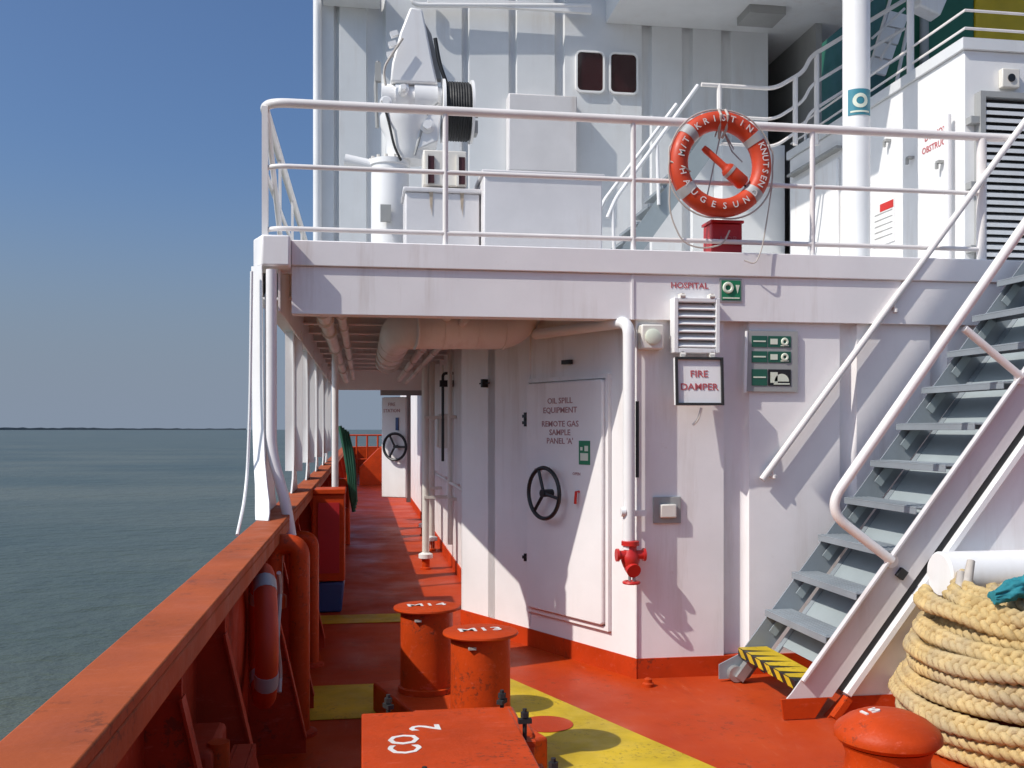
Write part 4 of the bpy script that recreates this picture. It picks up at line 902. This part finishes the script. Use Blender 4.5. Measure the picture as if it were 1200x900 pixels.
# ------------------------------------------------------------------ rope coil
RC = Vector((3.82, 4.95, 0)); RR = .80
rp = thing('rope_coil', 'big coil of golden braided mooring rope stacked on the red deck at right', 'rope', RC)
rnd = random.Random(3)
def turn(R, z, dx=0, dy=0, tilt=0.0, per=None, sc=1.0, a0=0, a1=2*PI, ph=0):
    m = MB(); full = abs(a1-a0-2*PI) < 1e-3
    per = per or max(6, round(R*(a1-a0)/.155)); nseg = per*9
    h = [(rnd.uniform(-1, 1), rnd.uniform(0, 6.28)) for _ in range(4)]
    def C(t):
        rr_ = R+.022*sum(h[k][0]*math.sin((k+2)*t+h[k][1]) for k in range(2)); zz = z+.016*sum(h[k][0]*math.sin((k+1)*t+h[k][1]) for k in range(2, 4))+tilt*math.sin(t)
        return Vector((RC.x+dx+rr_*math.cos(t), RC.y+dy+rr_*math.sin(t), zz))
    for k in range(3):
        pts = []
        for i in range(nseg if full else nseg+1):
            f = i/nseg; t = a0+(a1-a0)*f; c_ = C(t); rad = Vector((math.cos(t), math.sin(t), 0)); upv = Vector((0, 0, 1))
            wd = (upv*.80-rad*.60); dp = (rad*.80+upv*.60)
            p = 2*PI*per*f+2*PI*k/3+ph
            pts.append(c_+wd*((.034+.006*math.sin(7*t+h[0][1]))*sc*math.sin(p))+dp*(.021*sc*math.sin(2*p)))
        m.tube(pts, 0.0228*sc*(1+.08*math.sin(k*2.1+R*9)), 8, closed=full)
    return m.build('rope_turn', 'rope', rp, angle=80)
zz = .05
for k in range(6):
    turn(RR+rnd.uniform(-.022, .015)-(.03*(k-3) if k > 3 else 0), zz+k*.093, rnd.uniform(-.018, .018), rnd.uniform(-.018, .018), rnd.uniform(-.012, .012), ph=rnd.uniform(0, 6))
    if k >= 3: turn(RR-.12, zz+k*.096, ph=rnd.uniform(0, 6))
for R, z in ((RR-.11, .60), (RR-.20, .64), (RR-.30, .67), (RR-.22, .56), (RR-.40, .69), (RR-.29, .735), (RR-.38, .765), (RR-.48, .755), (RR-.56, .68)):
    turn(R, z, rnd.uniform(-.04, .04), rnd.uniform(-.04, .04), rnd.uniform(-.035, .035), ph=rnd.uniform(0, 6))
for (x_, y_, R, z, b0, b1_) in ((-.06, -.04, .50, .80, 2.6, 5.4), (.10, .05, .52, .84, 2.2, 4.6), (-.05, .10, .60, .75, 2.4, 5.6)):
    turn(R, z, x_, y_, .05, a0=b0, a1=b1_, ph=rnd.uniform(0, 6))
m = MB()
for (u, v, u2, v2) in ((1138, 657, 1132, 690), (1126, 670, 1124, 700)): m.tube([at(u2, v2, 5.15), at(u, v, 5.2)], .024, 10, radii=[.03, .022])
m.build('rope_end', 'cord', rp)
import mathutils
m = MB(); vs = []; fs = []; nu, nv_ = 26, 40
c0, c1 = at(1163, 699, 4.70), at(1245, 672, 4.78)
for i in range(nu):
    f = i/(nu-1); c_ = c0.lerp(c1, f); rr_ = .052*math.sin(PI*min(1, .12+f*.8))**.6
    for k in range(nv_):
        a = 2*PI*k/nv_; q = Vector((f*3.2, math.cos(a)*1.1, math.sin(a)*1.1))
        d_ = 1+.55*mathutils.noise.noise(q*1.5)+.35*mathutils.noise.noise(q*3.6+Vector((5, 1, 2)))+.15*mathutils.noise.noise(q*8)
        vs.append(c_+Vector((.012*math.sin(7*f), math.cos(a)*rr_*d_*1.2, math.sin(a)*rr_*d_)))
for i in range(nu-1):
    for k in range(nv_): fs.append((i*nv_+k, i*nv_+(k+1) % nv_, (i+1)*nv_+(k+1) % nv_, (i+1)*nv_+k))
fs += [tuple(range(nv_)), tuple(range((nu-1)*nv_, nu*nv_))]
cl = m.add(vs, fs).build('cloth', 'cloth', angle=70)
tag(cl, 'crumpled teal cloth wrapped over the top of the rope coil', 'cloth')
m = MB()
turn(.34, .82, dx=.02, a0=PI*.4, a1=PI*1.75, sc=.95)

# ------------------------------------------------------------------ deck fittings
# roller fairlead with mushroom cap
fc_ = onz(1040, 853, .33); 
mr = thing('roller_fairlead', 'low red mushroom shaped roller standing in front of the rope coil', 'fairlead', (fc_.x, fc_.y, 0))
Rm = .245
m = MB(); m.lathe((fc_.x, fc_.y, 0), [(.27, 0), (.27, .03), (.24, .05), (.20, .12), (.19, .20), (.21, .255)], 40); m.build('barrel', 'fitting', mr)
m = MB(); m.lathe((fc_.x, fc_.y, 0), [(.20, .256), (.225, .265), (Rm, .285), (Rm, .31), (.232, .335), (.185, .372), (.13, .398), (.06, .41), (.01, .412)], 48); cp = m.build('cap', 'fitting', mr)
text('15', .075, 'textwhite', cp, (fc_.x-.085, fc_.y+.01, .4075), (1, .1, .16), (-.1, 1, -.02), width=1.5, ex=.004)
# twin bollards
b2 = onz(563, 738, .69); b1 = onz(500, 709, .69)
mid_ = (b1+b2)/2; dB = (b2-b1); dB.z = 0; dB.normalize(); pB = Vector((-dB.y, dB.x, 0))
db = thing('double_bollard', 'pair of red round mooring bollards standing on one raised red base', 'bollard', (mid_.x, mid_.y, 0))
m = MB(); m.obox((mid_.x, mid_.y, .09), dB*.72, pB*.24, (0, 0, .089)); m.build('base', 'fitting', db, bevel=.015)
for c_, num in ((b1, 'M14'), (b2, 'M13')):
    m = MB(); m.lathe((c_.x, c_.y, 0), [(.172, .18), (.172, .21), (.158, .215), (.157, .664)], 44); po = m.build('post', 'fitting', db)
    m = MB(); m.lathe((c_.x, c_.y, 0), [(.158, .665), (.196, .667), (.2, .674), (.198, .683), (.10, .690), (.01, .692)], 48); cp = m.build('cap', 'fitting', db)
    text(num, .11, 'textwhite', cp, (c_.x, c_.y, .692), (1, .1, 0), (-.1, 1, 0), width=1.25)
    m = MB(); m.obox((c_.x-.06, c_.y-.15, .625), (.02, 0, 0), (0, .010, 0), (0, 0, .006)); m.build('weld_stud', 'cord', po)
# CO2 locker with flat lid
z_h = .70
ha, hb = onz(425, 836, z_h), onz(600, 836, z_h)
co = thing('hatch_locker', 'red steel locker with CO2 painted in white on its flat lid', 'locker', ((ha.x+hb.x)/2, ha.y-.5, 0))
x0, x1 = ha.x-.005, hb.x; yN = ha.y-1.15
m = MB(); m.box(x0+.03, x1-.03, yN+.03, ha.y-.03, 0, z_h-.03); m.build('body', 'fitting', co)
m = MB(); m.box(x0, x1, yN, ha.y, z_h-.029, z_h); lid = m.build('lid', 'fitting', co, bevel=.006)
cpos = onz(470, 869, z_h)
text('CO', .15, 'textwhite', lid, (cpos.x+.015, cpos.y-.03, z_h+.001), (0, 1, 0), (-1, 0, 0), extra=[('2', (cpos.x+.095, cpos.y+.14, z_h+.001), (0, 1, 0), (-1, 0, 0))], width=.9)
def dog(x, y, ang):
    m = MB(); d_ = Vector((math.cos(ang), math.sin(ang), 0))
    p = Vector((x, y, z_h-.06)); m.cyl(p, p+Vector((0, 0, .115)), .008, 8); m.obox(p+Vector((0, 0, .072)), d_*.024, Vector((-d_.y, d_.x, 0))*.012, (0, 0, .008)); m.lathe(p+Vector((0, 0, .085)), [(.015, 0), (.015, .018)], 6); return m
for (x, y, a_) in ((x1+.025, ha.y-.22, 0), (x1+.025, ha.y-.75, 0), ((x0+x1)/2-.09, yN+.38, 1.2), (x0+.10, ha.y+.04, 2), (x1-.02, ha.y+.04, 1.0)):
    dog(x, y, a_).build('clamp_bolt', 'rubber', co)
    m = MB(); m.obox((x, y, z_h-.065), (.035, 0, 0), (0, .03, 0), (0, 0, .010)); m.build('clamp_lug', 'fitting', co)
m = MB(); m.obox((x1+.03, ha.y-.45, z_h-.10), (.028, 0, 0), (0, .07, 0), (0, 0, .012)); m.obox((x1+.03, ha.y-.1, z_h-.10), (.028, 0, 0), (0, .03, 0), (0, 0, .012)); m.build('hinge_lug', 'fitting', co)
# lower step box behind the locker and roller at its left
ca, cb2 = onz(480, 818, .52), onz(598, 838, .52)
m = MB(); m.box(ca.x, cb2.x+.03, ha.y+.06, ha.y+.62, 0, .53); m.box(ca.x+.32, cb2.x+.04, ha.y+.10, ha.y+.30, .531, .565); tag(m.build('vent_box', 'fitting', bevel=.015), 'low red vent box between the CO2 locker and the bollards', 'vent')
q = onz(448, 818, .42); m = MB(); m.lathe((q.x-.03, ha.y+.45, .42), [(.04, 0), (.085, .002), (.085, .16), (.04, .162)], 22, (1, 0, 0)); m.cyl((q.x+.03, ha.y+.45, 0), (q.x+.03, ha.y+.45, .36), .03, 10); tag(m.build('lashing_roller', 'bulwark'), 'dark red horizontal roller left of the vent box', 'roller')
# small sounding pipe cap by the corner
q = onz(757, 797, .03); m = MB(); m.lathe((q.x, q.y-.05, 0), [(.04, 0), (.04, .02), (.028, .03), (.028, .05), (.01, .06)], 18); tag(m.build('sounding_cap', 'fitting'), 'tiny red pipe cap on the deck at the foot of the wall corner', 'cap')
# bulwark things: spare lifebuoy, gooseneck vents, lockers
lz = Vector((-.485, 4.95, .74))
sb2 = thing('lifebuoy', 'orange lifebuoy with pale bands stowed edge on against the dark bulwark', 'lifebuoy', lz)
m = MB(); m.torus(lz, .30, .054, (1, .16, 0), 56, 14); m.build('ring', 'orange', sb2)
for a in (40, 130, 220, 310):
    a = math.radians(a); q_ = Vector((0, 0, 1)).rotation_difference(Vector((1, .16, 0)).normalized())
    pts = [lz+q_ @ Vector((.30*math.cos(a+t), .30*math.sin(a+t), 0)) for t in (-.13, -.06, 0, .06, .13)]
    m = MB(); m.tube(pts, .0565, 14); m.build('reflective_band', 'tape', sb2)
m = MB(); m.tube([lz+Vector((.075, .02+.08*math.sin(i*.9), .30-i*.06)) for i in range(11)], .012, 6); m.build('grab_line', 'cord', sb2)
def gooseneck(y, x, zt_, r, label):
    t = thing('vent_pipe', label, 'vent', (x, y, 0), 'red gooseneck vents along the bulwark')
    m = MB(); m.tube(rounded([(x+.05, y, 0), (x+.05, y, zt_), (x-.10, y, zt_), (x-.10, y, zt_-.30)], .075, 8), r, 16); m.build('pipe', 'fitting', t)
    m = MB(); m.lathe((x+.05, y, 0), [(r*1.7, 0), (r*1.7, .02), (r*1.2, .03)], 18); m.build('flange', 'bulwark', t)
    m = MB(); m.lathe((x-.10, y, zt_-.36), [(r*1.3, 0), (r*1.3, .07), (r*1.02, .08)], 18); m.build('head', 'fitting', t)
gooseneck(5.75, -.41, 1.09, .06, 'red gooseneck pipe standing beside the stowed lifebuoy at the bulwark')
gooseneck(7.4, -.42, .95, .05, 'second red gooseneck pipe just past the wide white post')
# fire hose locker
hl = thing('hose_locker', 'tall dark red locker at the bulwark with a blue base in the passage', 'locker', (-.32, 9.6, 0))
m = MB(); m.box(-.48, -.17, 9.5, 9.85, .30, 1.13); m.build('body', 'fitting', hl, bevel=.012)
m = MB(); m.box(-.49, -.16, 9.48, 9.87, 1.131, 1.18); m.build('lid', 'fitting', hl, bevel=.008)
m = MB(); m.box(-.42, -.22, 9.485, 9.499, .38, 1.05); m.build('door', 'redbox', hl)
m = MB(); m.prism([(-.44, 9.52, 0), (-.20, 9.52, 0), (-.17, 9.49, .29), (-.46, 9.49, .29)], (0, .28, 0)); tag(m.build('bucket', 'blue', bevel=.02), 'blue square plastic bucket under the red hose locker', 'bucket')
m = MB(); m.box(-.55, -.30, 12.2, 12.5, .0, .95); m.box(-.57, -.28, 12.18, 12.52, .951, .98); tag(m.build('valve_box', 'fitting', bevel=.01), 'red valve box further along the bulwark in the passage', 'box')
m = MB(); m.tube([(-.29, 10.6, .0), (-.29, 10.6, 2.7)], .035, 12); m.lathe((-.29, 10.6, 0), [(.06, 0), (.06, .02)], 14); tag(m.build('stanchion_pipe', 'rail'), 'slim white pipe from ceiling to deck beside the red hose locker', 'pipe')
gh = thing('hose', 'dark green hose bundle hanging down at the seaward side of the passage', 'hose', (-.25, 15, .6))
for i in range(4):
    m = MB(); dx_ = i*.035; m.tube(rounded([(-.34+dx_, 15.0+dx_, 1.80-.03*i), (-.24+dx_, 15.0, 1.30), (-.17+dx_*.6, 15.05, .72), (-.13+dx_*.3, 15.05, .50+.05*i)], .2), .03, 8); m.build('hose_loop', 'hose', gh)
hs = thing('hose_rack', 'red post and rack carrying the green hose in the passage', 'rack', (-.3, 15.2, 0))
m = MB(); m.tube([(-.22, 15.2, 0), (-.22, 15.2, 1.45)], .03, 8); m.build('post', 'fitting', hs)
m = MB(); m.box(-.50, -.2, 15.14, 15.26, .9, 1.0); m.box(-.46, -.22, 15.12, 15.28, 0, .55); m.build('rack', 'fitting', hs)
# closed chock and box in the near foreground
ch = thing('mooring_chock', 'dark red closed chock box against the bulwark in the near foreground', 'chock', (-.5, 3.35, 0))
m = MB(); m.box(-.598, -.47, 3.2, 3.55, 0, .73); m.build('body', 'bulwark', ch, bevel=.02)
m = MB(); m.cyl((-.46, 3.28, .56), (-.46, 3.28, .74), .035, 14); m.build('pin', 'fitting', ch)
m = MB(); m.box(-.44, -.43, 3.25, 3.5, 0, .66); m.box(-.375, -.365, 3.25, 3.5, 0, .66); m.box(-.428, -.377, 3.25, 3.5, .60, .66); m.build('guide', 'bulwark', ch)

# jib on a post, added out of view to cast the diagonal wall shadow
jb = thing('shadow_jib', 'added unseen white jib and post casting the diagonal shadow beside the ladder', 'crane', (7.2, 5.3, 0))
yj = YF-1.22; j0 = Vector((3.30-2.62*1.22, yj, 1.22+2.84*1.22)); dj = Vector((1, 0, 1.28)).normalized(); pj = Vector((1.28, 0, -1)).normalized()
m = MB(); m.obox(j0+dj*4.6+pj*.17, dj*4.6, pj*.17, (0, .03, 0)); m.build('jib', 'whiteclean', jb, bevel=.01)
je = j0+dj*9.0
m = MB(); m.cyl((je.x, yj, 0), (je.x, yj, je.z), .28, 20); m.build('pedestal', 'whiteclean', jb)
